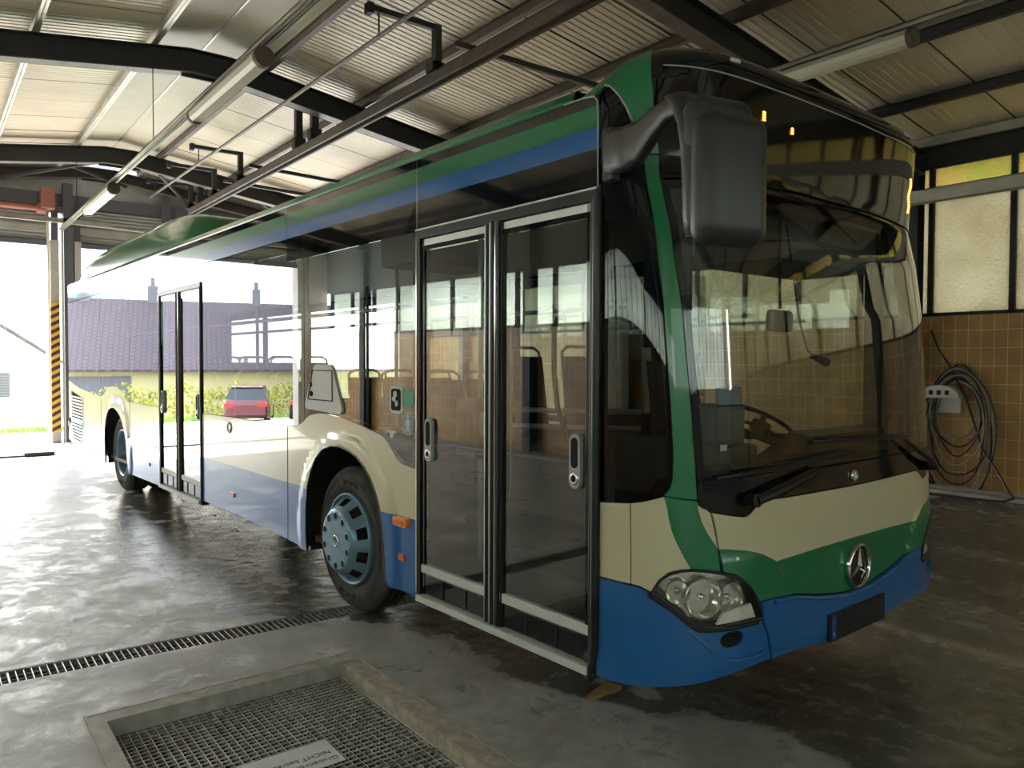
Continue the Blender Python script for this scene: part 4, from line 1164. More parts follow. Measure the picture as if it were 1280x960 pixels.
m2.prism([(-2.022, 1.318), (-1.998, 1.318), (-1.984, 1.283), (-1.990, 1.280), (-2.000, 1.300), (-2.000, 1.280), (-1.990, 1.242), (-1.998, 1.242), (-2.010, 1.272), (-2.022, 1.242), (-2.030, 1.242), (-2.020, 1.280), (-2.020, 1.300), (-2.030, 1.280), (-2.036, 1.283)], 'y', -.007, -.004, 'white_card')
m2.build('pedestrian_sticker', bus)['label'] = 'round blue-grey sticker with a white walking figure'
m2 = MB(); m2.prism(rrect(-2.26, 1.225, -2.14, 1.242, .005), 'y', -.004, .0, 'white_card'); m2.prism(rrect(-2.215, 1.195, -2.18, 1.226, .01), 'y', -.004, .0, 'white_card'); m2.build('small_sticker', bus)
m2 = MB(); p = (-.0, 0, 0)
m2 = MB(); q_, n_ = mapfront(-.965, 1.30, -.01); m2.box(q_.x - .002, q_.y - .022, q_.z - .012, q_.x + .002, q_.y + .022, q_.z + .012, 'white_card'); m2.build('windscreen_label', bus)
# rear handle pieces
m2 = MB(); m2.prism(ellipse(-11.93, .72, .018, .045, 16), 'y', -.014, .01, 'black_plastic'); m2.build('tow_cap', bus)

# ---- interior ------------------------------------------------------------------
m2 = MB(); m2.box(-11.9, .05, .36, -.35, 2.5, .40, 'bus_floor'); m2.box(-11.9, .05, 2.47, -.5, 2.5, 2.50, 'bus_inner_light')
m2.box(-11.9, 2.46, .40, -4.05, 2.50, 1.12, 'bus_inner'); m2.box(-4.05, 2.46, .40, -.5, 2.50, .95, 'bus_inner')
m2.box(-8.3, .05, .40, -7.05, .09, 1.13, 'bus_inner'); m2.box(-5.6, .05, .40, -3.45, .09, 1.13, 'bus_inner'); m2.box(-2.2, .05, .40, -1.95, .09, 1.03, 'bus_inner')
m2.box(-11.9, .05, .40, -9.6, .09, 1.13, 'bus_inner'); m2.box(-11.9, .1, .4, -11.85, 2.45, 2.47, 'bus_inner')
m2.build('interior_shell', bus)
m2 = MB()
for cx in (-2.8, -8.95): 
    m2 = MB(); m2.box(cx - .62, .06, 1.115, cx + .64, .78, 1.145, 'bus_inner', .01); m2.box(cx - .62, .65, .40, cx + .64, .78, 1.115, 'bus_inner', .01); m2.build('wheel_box', bus)
    m2 = MB(); m2.box(cx - .62, 1.8, .40, cx + .64, 1.9, .98, 'bus_inner', .01); m2.box(cx - .62, 1.9, .95, cx + .64, 2.46, .98, 'bus_inner', .01); m2.build('wheel_box', bus)
seat0 = empty('seat', (0, 0, 0), 0, bus)
a = MB(); a.box(-.22, -.215, .40, .22, .215, .47, 'seat_navy', .03); a.build('seat_cushion', seat0)
a = MB(); 
bp = [(-.20, -.21, .45), (-.27, -.21, 1.05)]
V = []; 
a.add([(-.24, -.2, .45), (-.18, -.2, .45), (-.27, -.19, 1.08), (-.31, -.19, 1.08), (-.24, .2, .45), (-.18, .2, .45), (-.27, .19, 1.08), (-.31, .19, 1.08)], [(0, 1, 2, 3), (7, 6, 5, 4), (0, 4, 5, 1), (1, 5, 6, 2), (2, 6, 7, 3), (3, 7, 4, 0)], 'seat_navy')
a.build('backrest', seat0)
a = MB(); a.tube([(-.29, -.19, .9), (-.31, -.185, 1.12), (-.31, -.12, 1.16), (-.31, .12, 1.16), (-.31, .185, 1.12), (-.29, .19, .9)], .014, 'pole_grey', 8); a.build('seat_frame', seat0)
a = MB(); a.tube([(0, 0, .4), (0, 0, 0)], .03, 'bus_inner', 8); a.build('pedestal', seat0)
spots = []
for x in (-3.9, -4.7, -5.4): spots += [(x, 2.2, .40), (x, 1.75, .40)]
for x in (-4.1, -4.9): spots += [(x, .35, .40)]
for x in (-2.5, -3.2): spots += [(x, 2.15, .62)]
for x in (-7.6, -8.6, -9.6, -10.5): spots += [(x, 2.2, .55), (x, 1.75, .55), (x, .35, .55)]
for i, (x, y, z) in enumerate(spots):
    o = seat0 if i == 0 else copy_tree(seat0, bus)
    o.location = (x, y, z)
# poles and rails
def pole(pts, r=.017, mt='pole_grey'):
    a = MB(); a.tube(pts, r, mt, 8); return a.build('grab_pole', bus)
for x, y in ((-2.05, .55), (-2.05, 1.5), (-3.55, .85), (-3.55, 1.7), (-5.55, .5), (-5.55, 1.7), (-7.05, .5), (-7.05, 1.7), (-8.2, .8)):
    pole([(x, y, .4), (x, y, 2.45)])
pole([(-11, .62, 2.05), (-2.1, .62, 2.05)]); pole([(-11, 1.75, 2.05), (-1.9, 1.75, 2.05)])
pole([(-1.29, .12, .75), (-1.29, .16, 1.1), (-1.29, .16, 1.9)]); pole([(-1.95, .7, 1.25), (-1.3, 1.2, 1.25)]); pole([(-1.95, .7, 1.35), (-1.3, 1.2, 1.35)])
# handle loops behind the front right door leaf
pole([(-.66, .05, 1.12), (-.75, .10, 1.22), (-.90, .14, 1.42), (-.93, .14, 1.60), (-.93, .14, 1.80), (-.91, .14, 1.86), (-.86, .14, 1.86)], .013, 'black_plastic')
pole([(-.62, .06, 1.15), (-.63, .08, 1.5), (-.63, .08, 1.84), (-.60, .08, 1.87), (-.55, .08, 1.87)], .013, 'black_plastic')
# ticket machine by the door
a = MB(); a.box(-2.18, .45, 1.05, -1.98, .66, 1.42, 'bus_inner', .02); a.box(-1.985, .49, 1.2, -1.975, .62, 1.34, 'white_card'); a.build('ticket_machine', bus)
# driver's cab: partition, seat, desk, wheel
a = MB(); a.box(-1.78, 1.32, .40, -1.74, 2.46, 1.30, 'bus_inner', .01); a.add([(-1.76, 1.32, 1.3), (-1.76, 2.46, 1.3), (-1.76, 2.46, 2.3), (-1.76, 1.32, 2.3)], [(0, 1, 2, 3)], 'bus_glass')
a.box(-1.74, 1.30, .40, -1.0, 1.34, 1.20, 'bus_inner', .01); a.build('cab_partition', bus)
ds = empty('driver_seat', (0, 0, 0), 0, bus)
a = MB(); a.box(-1.45, 1.55, .85, -.98, 2.05, .97, 'seat_navy', .04); a.box(-1.3, 1.7, .40, -1.1, 1.9, .86, 'black_plastic', .02); a.build('seat_base', ds)
a = MB(); a.add([(-1.50, 1.57, .95), (-1.38, 1.57, .95), (-1.52, 1.60, 1.66), (-1.60, 1.60, 1.66), (-1.50, 2.03, .95), (-1.38, 2.03, .95), (-1.52, 2.0, 1.66), (-1.60, 2.0, 1.66)], [(0, 1, 2, 3), (7, 6, 5, 4), (0, 4, 5, 1), (1, 5, 6, 2), (2, 6, 7, 3), (3, 7, 4, 0)], 'seat_navy'); a.build('seat_back', ds)
a = MB(); a.box(-1.60, 1.68, 1.66, -1.53, 1.92, 1.88, 'seat_navy', .03); a.build('headrest', ds)
a = MB()
a.prism([(-.62, .40), (-.20, .40), (-.20, 1.14), (-.34, 1.18), (-.55, 1.10), (-.62, 1.0)], 'y', .45, 2.45, 'black_plastic')
a.prism([(-.66, 1.02), (-.40, 1.12), (-.34, 1.26), (-.46, 1.28), (-.70, 1.10)], 'y', 1.45, 2.30, 'black_plastic')
a.build('dashboard', bus)
sw = MB(); sw.tube([(math.sin(t * 2 * PI / 36) * .23, math.cos(t * 2 * PI / 36) * .23, 0) for t in range(36)], .015, 'black_plastic', 8, closed=True)
sw.cyl((0, 0, -.04), (0, 0, .015), .06, 'black_plastic', 16)
for k2 in range(3):
    t = PI / 2 + k2 * 2 * PI / 3; sw.bar((0, 0, -.005), (math.sin(t) * .22, math.cos(t) * .22, 0), .035, .012, 'black_plastic')
so = sw.build('steering_wheel', bus); so.location = (-.86, 1.80, 1.27); so.rotation_euler = (0, math.radians(28), 0)
# interior mirror, microphone arm, blind, cash desk
im = rounded_block('interior_mirror', -.33, 1.12, 1.86, .05, .20, .11, .024, 'black_plastic', bus)
a = MB(); a.tube([(-.33, 1.12, 1.92), (-.34, 1.13, 2.1), (-.35, 1.15, 2.38)], .008, 'black_plastic', 6); a.build('mirror_stem', bus)
a = MB(); a.tube([(-.35, 1.2, 2.36), (-.30, 1.26, 1.85), (-.30, 1.33, 1.72), (-.31, 1.42, 1.68)], .006, 'black_plastic', 6); a.tube([(-.31, 1.40, 1.685), (-.33, 1.58, 1.655)], .02, 'black_plastic', 10, rs=[.012, .026]); a.build('microphone', bus)
a = MB(); a.box(-.62, .42, 1.72, -.56, .72, 2.38, 'seat_navy', .01); a.build('screen_box', bus)
a = MB(); a.box(-.95, 1.05, .40, -.62, 1.40, 1.20, 'bus_inner', .02); a.box(-.90, 1.08, 1.2, -.66, 1.34, 1.42, 'seat_grey', .03); a.box(-.70, 1.10, 1.42, -.66, 1.30, 1.52, 'blue_card', .01); a.build('cash_desk', bus)
a = MB(); a.box(-1.0, 1.30, 2.20, -.45, 2.40, 2.46, 'bus_inner', .03); a.box(-2.6, .15, 2.25, -2.1, .8, 2.46, 'bus_inner', .03); a.build('ceiling_locker', bus)

# ================================================================== THE HALL
def S_(o): o['kind'] = 'structure'; return o
XR, XF, YL, YR = -16.0, 12.5, -7.1, 8.5
APY, APZ, SL = .70, 5.60, .142
def rz(y): return APZ - SL * abs(y - APY)

# floor with the pit and the drain cut out
PX0, PX1, PY0, PY1 = -2.10, .95, -1.72, -.40      # outer edge of the pit frame
IX0, IX1, IY0, IY1 = -2.00, .83, -1.655, -.50     # inner edge
DX0, DX1, DY0, DY1 = -2.97, -2.77, -6.5, 7.9
def drx(y): return .035 * (y + 2.0)                # the drain runs slightly askew
fl = MB()
# build from strips so that nothing covers the holes
def quad(x0, y0, x1, y1, m='floor_concrete', z=0.): fl.add([(x0, y0, z), (x1, y0, z), (x1, y1, z), (x0, y1, z)], [(0, 1, 2, 3)], m)
fl.add([(XR - .2, YL, 0), (DX0 + drx(YL), YL, 0), (DX0 + drx(YR), YR, 0), (XR - .2, YR, 0)], [(0, 1, 2, 3)], 'floor_concrete')
fl.add([(DX0 + drx(DY1), DY1, 0), (DX1 + drx(DY1), DY1, 0), (DX1 + drx(YR), YR, 0), (DX0 + drx(YR), YR, 0)], [(0, 1, 2, 3)], 'floor_concrete')
fl.add([(DX0 + drx(YL), YL, 0), (DX1 + drx(YL), YL, 0), (DX1 + drx(DY0), DY0, 0), (DX0 + drx(DY0), DY0, 0)], [(0, 1, 2, 3)], 'floor_concrete')
fl.add([(DX1 + drx(YL), YL, 0), (PX0, YL, 0), (PX0, YR, 0), (DX1 + drx(YR), YR, 0)], [(0, 1, 2, 3)], 'floor_concrete')
quad(PX0, YL, PX1, PY0); quad(PX0, PY1, PX1, YR); quad(PX1, YL, XF, YR)
# trench and pit bodies
fl.box(PX0, PY0, -1.2, PX1, PY1, -1.18, 'pit_dark')
for a in ((PX0, PY0, PX0 + .01, PY1), (PX1 - .01, PY0, PX1, PY1), (PX0, PY0, PX1, PY0 + .01), (PX0, PY1 - .01, PX1, PY1)): fl.box(a[0], a[1], -1.2, a[2], a[3], -.12, 'pit_dark')
fl.add([(DX0 + drx(DY0), DY0, -.15), (DX1 + drx(DY0), DY0, -.15), (DX1 + drx(DY1), DY1, -.15), (DX0 + drx(DY1), DY1, -.15)], [(0, 1, 2, 3)], 'pit_dark')
for xx in (DX0, DX1): fl.add([(xx + drx(DY0), DY0, -.15), (xx + drx(DY1), DY1, -.15), (xx + drx(DY1), DY1, 0), (xx + drx(DY0), DY0, 0)], [(0, 1, 2, 3)], 'pit_dark')
S_(fl.build('floor', fix=False))
# pit kerb (trim)
k = MB()
k.box(PX0, PY0, -.13, IX0, PY1, .004, 'frame_steel'); k.box(IX0, PY0, -.13, PX1, IY0, .004, 'frame_steel')
k.box(IX0, IY1, -.13, PX1, PY1, .003, 'curb'); k.box(IX1, IY0, -.13, PX1, IY1, .003, 'curb')
k.box(PX0 - .012, PY0 - .012, -.02, PX1, PY0, .006, 'frame_steel'); k.box(PX0 - .012, PY1, -.02, PX1, PY1 + .012, .006, 'frame_steel'); k.box(PX0 - .012, PY0, -.02, PX0, PY1, .006, 'frame_steel')
o = S_(k.build('trim_1')); 
# pit grating
g = MB()
zt = -.075
y = IY0 + .01
while y < IY1:
    g.box(IX0 + .005, y - .0019, zt - .03, IX1 - .005, y + .0017, zt, 'grate_bright'); y += .0375
x = IX0 + .02
while x < IX1:
    g.box(x - .0019, IY0 + .005, zt - .010, x + .0019, IY1 - .005, zt - .001, 'grate_bright'); x += .036
g.box(IX0, IY0, zt - .03, IX0 + .006, IY1, zt, 'grate_steel'); g.box(IX0, IY0, zt - .03, IX1, IY0 + .006, zt, 'grate_steel'); g.box(IX0, IY1 - .006, zt - .03, IX1, IY1, zt, 'grate_bright')
for xc in (-1.02,): g.box(xc, IY0, zt - .032, xc + .008, IY1, zt + .001, 'grate_steel')
tag(g.build('pit_grating'), 'steel mesh grating sunk in the framed inspection pit in the floor', 'grating')
# notice on the grating
g = MB()
PN = [(-1.384, -.868), (-1.165, -.871), (-1.165, -1.32), (-1.384, -1.32)]
g.prism(PN, 'z', zt + .001, zt + .004, 'paper')
no = g.build('paper_notice')
tag(no, 'light grey printed notice sheet lying on the pit grating', 'notice')
def text(body, size, mt, parent, loc, rot, name='lettering', ext=.0005, align='LEFT', sx=1.):
    cu = bpy.data.curves.new(name, 'FONT'); cu.body = body; cu.size = size; cu.extrude = ext; cu.align_x = align
    cu.materials.append(M[mt])
    o = bpy.data.objects.new(name, cu); COL.objects.link(o); o.parent = parent; o.location = loc; o.rotation_euler = rot; o.scale = (sx, 1, 1)
    dg = bpy.context.evaluated_depsgraph_get(); me = bpy.data.meshes.new_from_object(o.evaluated_get(dg))
    n_ = bpy.data.objects.new(name, me); COL.objects.link(n_); n_.parent = parent; n_.location = loc; n_.rotation_euler = rot; n_.scale = (sx, 1, 1)
    bpy.data.objects.remove(o); return n_
text('NICHT betreten', .043, 'ink', no, (-1.285, -.895, zt + .0045), (0, 0, -PI / 2))
text('Grubenrost', .043, 'ink', no, (-1.225, -.885, zt + .0045), (0, 0, -PI / 2))
# drain
g = MB()
y = DY0
while y < DY1:
    w = .0045 if int((y - DY0) / .5) != int((y - .036 - DY0) / .5) else .0025
    g.add([(DX0 + .012 + drx(y), y - w, -.004), (DX1 - .012 + drx(y), y - w, -.004), (DX1 - .012 + drx(y), y + w, -.004), (DX0 + .012 + drx(y), y + w, -.004)], [(0, 1, 2, 3)], 'grate_bright')
    g.add([(DX0 + .012 + drx(y), y - w, -.004), (DX1 - .012 + drx(y), y - w, -.004), (DX1 - .012 + drx(y), y - w, -.03), (DX0 + .012 + drx(y), y - w, -.03)], [(0, 1, 2, 3)], 'grate_steel')
    y += .036
for xx, w in ((DX0, .012), (DX1 - .012, .012), (DX0 + .068, .003), (DX0 + .128, .003)):
    g.bar((xx + w / 2 + drx(DY0), DY0, -.014), (xx + w / 2 + drx(DY1), DY1, -.014), w, .024 if w > .01 else .012, 'grate_steel')
tag(g.build('drain_grate', fix=False), 'long narrow slotted steel drain grate running across the floor', 'drain')

# side walls
w = MB(); w.box(XR, YR, 0, XF, YR + .25, 2.285, 'wall_tile'); S_(w.build('wall_right'))
w = MB(); w.box(XR, YR, 4.30, XF, YR + .25, 4.62, 'steel_black'); S_(w.build('wall_right_top'))
w = MB(); w.box(XR, YR - .55, .0, XF, YR, .045, 'kerb_slab', .01); S_(w.build('trim_2'))
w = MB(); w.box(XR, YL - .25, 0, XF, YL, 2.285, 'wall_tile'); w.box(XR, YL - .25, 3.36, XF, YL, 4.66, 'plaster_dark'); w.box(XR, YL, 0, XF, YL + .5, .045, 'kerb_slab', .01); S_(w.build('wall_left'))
NW = [0]
def window_unit(x0, x1, y, out):
    NW[0] += 1
    f = MB(); z0, z1, zt_ = (2.285, 4.30, 3.86) if out > 0 else (2.285, 3.36, 3.40)
    f.box(x0 - .035, y - .03, z0, x0 + .035, y + .06, z1, 'win_frame')
    f.box(x0, y - .03, z0 - .0, x1, y + .06, z0 + .045, 'win_frame'); f.box(x0, y - .03, z1 - .045, x1, y + .06, z1, 'win_frame')
    if out > 0: f.box(x0, y - .03, zt_ - .03, x1, y + .06, zt_ + .03, 'win_frame')
    zt_ = min(zt_, z1)
    o = S_(f.build('window_%d' % NW[0]))
    p = MB(); p.box(x0 + .03, y + .01 * out, z0 + .04, x1 - .03, y + .016 * out, zt_ - .03, 'pane_frosted' if out > 0 else 'pane_clean'); p.build('pane', o)
    if out < 0: return
    p = MB(); p.box(x0 + .03, y + .01 * out, zt_ + .03, x1 - .03, y + .016 * out, z1 - .04, 'pane_tree_tint'); p.build('pane', o)
x = -2.95 - 13 * .983
x += .0
while x < XF - 1.0:
    window_unit(x, x + .983, YR + .02, 1); x += .983
x = -2.95 - 13 * .983
while x < XF - 1.0:
    window_unit(x, x + .983, YL - .02, -1); x += .983

y = YL + .1  # unseen window row, added in the end wall to brighten the bus front
while y < 6.9:
    NW[0] += 1
    f = MB(); f.box(XF - .03, y - .035, 2.285, XF + .06, y + .035, 4.3, 'win_frame'); f.box(XF - .03, y, 2.285, XF + .06, y + .983, 2.33, 'win_frame'); f.box(XF - .03, y, 4.255, XF + .06, y + .983, 4.3, 'win_frame')
    o = S_(f.build('window_%d' % NW[0])); p = MB(); p.box(XF + .01, y + .03, 2.33, XF + .016, y + .953, 4.255, 'pane_clean'); p.build('pane', o); y += .983
# rear wall: centre pier, header, two bays with rolled shutters
OL0, OL1 = -6.3, -.25       # left bay opening
OR0, OR1 = .34, 7.7
ZO = 3.95
w = MB()
w.box(XR - .3, YL, 0, XR, OL0, 4.62, 'plaster'); w.box(XR - .3, OR1, 0, XR, YR, 4.62, 'plaster')
w.box(XR - .25, YL, 4.62, XR - .10, YR, 5.7, 'galv_grey')
w.box(XR - .3, OL0, ZO + .80, XR - .05, OR1, 5.0, 'column_dark')
S_(w.build('wall_rear'))
w = MB(); w.box(XR - .32, OL1, 0, XR + .02, OL1 + .04, 4.75, 'jamb_cream'); w.box(XR - .02, OL1 + .04, 0, XR + .10, -.05, 4.05, 'column_beige', .01)
w.box(XR - .02, -.18, 4.05, XR + .06, -.06, 4.8, 'column_dark'); 
w.box(XR - .30, .03, 0, XR + .10, .20, 5.2, 'column_dark')
w.box(XR - .02, .22, 3.2, XR + .10, .34, 4.05, 'column_beige'); w.box(XR - .32, .20, 0, XR, .34, 4.75, 'column_dark')
w.build('wall_pier'); S_(bpy.data.objects['wall_pier'])
g = MB(); g.tube([(XR + .13, -.005, .0), (XR + .13, -.005, 4.3)], .022, 'galv_grey', 8); tag(g.build('drain_pipe'), 'thin grey vertical pipe on the dark pier behind the bus', 'pipe')
# hazard guard
g = MB(); z = .22
g.box(XR + .10, -.215, .22, XR + .125, -.055, 2.80, 'hazard_yellow')
k = 0
while z < 2.72:
    zz0 = max(.22, z); V = [(XR + .127, -.215, z - .0), (XR + .127, -.055, z + .09), (XR + .127, -.055, z + .165), (XR + .127, -.215, z + .075)]
    g.add(V, [(0, 1, 2, 3)], 'hazard_black'); V = [(XR + .11, -.2155, z), (XR + .127, -.2155, z), (XR + .127, -.2155, z + .075), (XR + .11, -.2155, z + .075)]; g.add(V, [(0, 1, 2, 3)], 'hazard_black'); z += .15
tag(g.build('hazard_strip', fix=False), 'yellow and black striped guard on the pier between the two doorways', 'guard')
def shutter(y0, y1, label):
    t = MB()
    z = ZO + .10
    while z < ZO + .80:
        t.tube([(XR - .12, y0, z + .04), (XR - .12, y1, z + .04)], .038, 'shutter', 8); z += .07
    t.box(XR - .14, y0, ZO + .1, XR - .11, y1, ZO + .8, 'shutter')
    o = t.build('roller_shutter'); tag(o, label, 'shutter')
    b = MB(); b.box(XR - .16, y0, ZO, XR - .04, y1, ZO + .10, 'column_dark'); b.box(XR - .10, y0, ZO + .28, XR - .07, y1, ZO + .40, 'galv'); b.build('bottom_rail', o)
shutter(OL0, OL1, 'grey roller shutter rolled up over the open left doorway')
shutter(OR0, OR1, 'grey roller shutter rolled up over the doorway directly behind the bus')
g = MB()
for y in (1.9, 4.4): g.box(XR - .05, y, ZO + .15, XR + .05, y + .16, 5.2, 'column_dark')
S_(g.build('beam_hanger'))
# front wall behind the camera
w = MB(); w.box(XF, YL, 0, XF + .25, YR, 2.285, 'plaster'); w.box(XF, YL, 4.3, XF + .25, YR, 5.0, 'plaster'); w.box(XF, 7.5, 2.285, XF + .25, YR, 4.3, 'plaster'); w.box(XF, YL, 4.9, XF + .2, YR, 5.7, 'galv_grey')
S_(w.build('wall_front'))

# steel frame
RX = [-14.0, -8.4, -3.13, 2.4, 8.0]
for x in RX + [XR + .12]:
    b = MB(); d = .30 if x > -15 else .22
    ys = [YL, APY - .45, APY + .45, YR]
    def top(y): return min(rz(y), APZ - SL * .30)
    pts = [(YL + .02, rz(YL + .02)), (APY - .25, rz(APY - .25)), (APY + .25, rz(APY + .25)), (YR - .02, rz(YR - .02))]
    for (ya, za), (yb, zb_) in zip(pts, pts[1:]):
        b.prism([(ya, za), (yb, zb_), (yb, zb_ - .012), (ya, za - .012)], 'x', x - .09, x + .09, 'steel_black')
        b.prism([(ya, za), (yb, zb_), (yb, zb_ - d), (ya, za - d)], 'x', x - .006, x + .006, 'steel_black')
        b.prism([(ya, za - d + .014), (yb, zb_ - d + .014), (yb, zb_ - d), (ya, za - d)], 'x', x - .09, x + .09, 'steel_purlin')
    # haunch at the eaves and the apex plate
    b.prism([(YR - 1.1, rz(YR - 1.1) - d), (YR - .1, rz(YR - .1) - d), (YR - .1, rz(YR) - d - .30)], 'x', x - .006, x + .006, 'steel_black')
    b.prism([(APY - .35, rz(APY - .35) - d - .03), (APY + .35, rz(APY + .35) - d - .03), (APY + .35, rz(APY) - .05), (APY - .35, rz(APY) - .05)], 'x', x - .012, x + .012, 'steel_black')
    S_(b.build('roof_beam'))
    if x > -15:
        for yy, sgn in ((YR, -1), (YL, 1)):
            c = MB(); c.box(x - .09, yy, 0, x + .09, yy + sgn * .014, rz(yy) - .05, 'steel_black'); c.box(x - .006, yy, 0, x + .006, yy + sgn * .20, rz(yy) - .05, 'steel_black'); c.box(x - .09, yy + sgn * .19, 0, x + .09, yy + sgn * .204, rz(yy) - .05, 'steel_black')
            S_(c.build('wall_column'))
for y in (1.42, 2.80, 4.28, 5.74, 7.15, 8.32, .02, -1.22, -2.65, -4.1, -5.5, -6.7):
    m_ = 'steel_purlin' if y < 5 else 'steel_black'
    if y in (.02, -1.22, 8.32): m_ = 'galv'
    b = MB(); z = rz(y)
    b.box(XR + .02, y - .004, z, XF, y + .004, z + .12, m_); b.box(XR + .02, y - .035, z, XF, y + .035, z + .008, m_); b.box(XR + .02, y - .035, z + .112, XF, y + .035, z + .12, m_)
    S_(b.build('roof_purlin'))
# corrugated roof sheets, a separate sheet object each side
def sheet(y0, y1):
    V = []; F = []
    x = XR - .1; P = .098; i = 0
    while x < XF + .1:
        for fx, dz in ((0, 0), (.40, 0), (.52, .0065), (.88, .0065)):
            V += [(x + fx * P, y0, rz(y0) + .125 + dz), (x + fx * P, y1, rz(y1) + .125 + dz)]
        x += P
    n = len(V) // 2
    for i in range(n - 1): F.append((2 * i, 2 * i + 2, 2 * i + 3, 2 * i + 1))
    m2 = MB(); m2.add(V, F, 'roof_sheet'); return S_(m2.build('ceiling', fix=False))
sheet(1.42, YR + .3); sheet(YL - .3, .02)
m2 = MB(); m2.add([(XR, .02, rz(.02) + .135), (XF, .02, rz(.02) + .135), (XF, APY, APZ + .13), (XR, APY, APZ + .13), (XF, 1.42, rz(1.42) + .135), (XR, 1.42, rz(1.42) + .135)], [(0, 1, 2, 3), (3, 2, 4, 5)], 'ridge_panel')
m2.box(XR, APY - .012, APZ + .118, XF, APY + .012, APZ + .126, 'galv')
S_(m2.build('ceiling_ridge', fix=False))
# wind bracing and flat bars
b = MB()
b.bar((-14.0, -.6, 5.28), (-16, 1.2, 5.3), .05, .05, 'steel_black'); b.bar((-16, -1.2, 5.1), (-14, .4, 5.30), .05, .05, 'steel_black'); b.bar((-14.0, 3.2, 5.05), (-16, 4.6, 4.95), .05, .05, 'steel_black'); b.bar((-14, 1.4, 5.2), (-16, 2.4, 5.1), .05, .05, 'steel_black')
S_(b.build('beam_brace'))
for x in (-5.05, -12.9, -11.5):
    b = MB(); b.bar((x, 2.25, 5.02), (x + .35, 4.7, 4.86), .05, .06, 'steel_black'); S_(b.build('beam_tie'))

# rails hanging below the frame
def rail(y, z, x0, x1, w_, h_, m_, label, name='suspended_rail'):
    b = MB(); b.box(x0, y - w_ / 2, z, x1, y - w_ / 2 + .012, z + h_, m_); b.box(x0, y + w_ / 2 - .012, z, x1, y + w_ / 2, z + h_, m_); b.box(x0, y - w_ / 2, z + h_ - .012, x1, y + w_ / 2, z + h_, m_); b.box(x0, y - w_ / 2 - .012, z, x1, y - w_ / 2 + .02, z + .014, m_); b.box(x0, y + w_ / 2 - .02, z, x1, y + w_ / 2 + .012, z + .014, m_)
    return tag(b.build(name), label, 'rail')
rail(2.2, 4.665, -14.9, 9.5, .12, .13, 'steel_purlin', 'heavy brown steel channel rail hung over the left side of the bus')
rail(7.0, 3.52, -14.9, 9.5, .12, .15, 'galv', 'heavy pale steel rail crossing in front of the frosted windows')
lr = rail(-.05, 4.215, -15.7, 9.5, .07, .05, 'galv', 'slim galvanised rail carrying two strip lights left of the bus')
b = MB()
for x in (-14.0, -8.4, -3.13, 2.4): b.tube([(x + .3, -.05, 4.26), (x + .3, -.05, rz(0) - .3)], .006, 'steel_black', 6)
b.build('hanger_wire', lr)
rr_ = rail(4.6, 4.585, -15, 9.5, .07, .05, 'galv', 'slim pale rail carrying the strip light above the front of the bus')
b = MB()
for x in (-14.0, -8.4, -3.13, 2.4): b.tube([(x + .2, 4.6, 4.63), (x + .2, 4.6, rz(4.6) - .28)], .006, 'steel_black', 6)
b.build('hanger_wire', rr_)
# thin tube held by bracket arms
b = MB(); b.tube([(-15.3, 1.5, 5.0), (9, 1.5, 5.0)], .024, 'steel_purlin', 10); tag(b.build('round_tube'), 'thin round steel tube held on bracket arms under the roof', 'tube')
hg = None
for i, (x, lab) in enumerate(((-5.35, 'black angled bracket arm nearest the bus roof, holding the thin tube'), (-11.8, 'black angled bracket arm holding the thin tube between the two roof beams'), (-13.3, 'black angled bracket arm just behind the second roof beam'), (-14.9, 'black angled bracket arm at the rear wall, last in the row'), (-2.9, 'black angled bracket arm above the front roof beam, cut by the picture edge'))):
    b = MB(); b.box(x - .04, 2.16, 4.797, x + .04, 2.24, 5.30, 'steel_black'); b.box(x - .03, 1.36, 5.24, x + .03, 2.24, 5.30, 'steel_black'); b.box(x - .05, 1.36, 5.20, x + .05, 1.42, 5.31, 'steel_black'); b.box(x - .10, 2.12, 4.797, x + .04, 2.28, 4.90, 'steel_black')
    b.tube([(x, 1.5, 5.026), (x, 1.5, 5.24)], .01, 'steel_black', 6)
    tag(b.build('bracket_arm'), lab, 'bracket', 'bracket arms along the brown rail')
for x in (-8.62, -9.2, -14.2):
    b = MB(); b.box(x - .045, 2.15, 4.797, x + .045, 2.25, rz(2.2) + .0, 'steel_black'); b.box(x - .06, 2.12, 4.797, x + .06, 2.29, 4.95, 'steel_black')
    tag(b.build('hanger_post'), {-8.62: 'black hanger post on the near side of the middle roof beam', -9.2: 'black hanger post on the far side of the middle roof beam', -14.2: 'black hanger post at the rearmost roof beam'}[x], 'hanger', 'hanger posts along the brown rail')
for x in (-14, -8.4, -3.13, 2.4):
    b = MB(); b.box(x - .04, 6.96, 3.67, x + .04, 7.04, rz(7) - .25, 'steel_black'); S_(b.build('beam_post'))
# strip lights
def lamp_unit(x0, x1, y, z, label):
    t = empty('strip_light', ((x0 + x1) / 2, y, z)); tag(t, label, 'lamp', 'strip lights on the slim rails'); L = (x1 - x0) / 2
    a = MB(); a.prism([(-.085, .0), (.085, .0), (.06, .05), (-.06, .05)], 'x', -L, L, 'lamp_body')
    a.box(-L * .7, -.03, .05, -L * .6, .03, .0795, 'lamp_body'); a.box(L * .6, -.03, .05, L * .7, .03, .0795, 'lamp_body')
    a.build('lamp_housing', t)
    a = MB(); a.prism([(-.085, 0), (-.075, -.045), (-.045, -.075), (.045, -.075), (.075, -.045), (.085, 0)], 'x', -L + .01, L - .01, 'lamp_diffuser'); a.build('diffuser', t)
    for s_ in (-1, 1):
        a = MB(); a.cyl((s_ * (L - .005), 0, -.01), (s_ * (L + .05), 0, -.01), .085, 'lamp_cap', 18); a.build('end_cap', t)
    return t
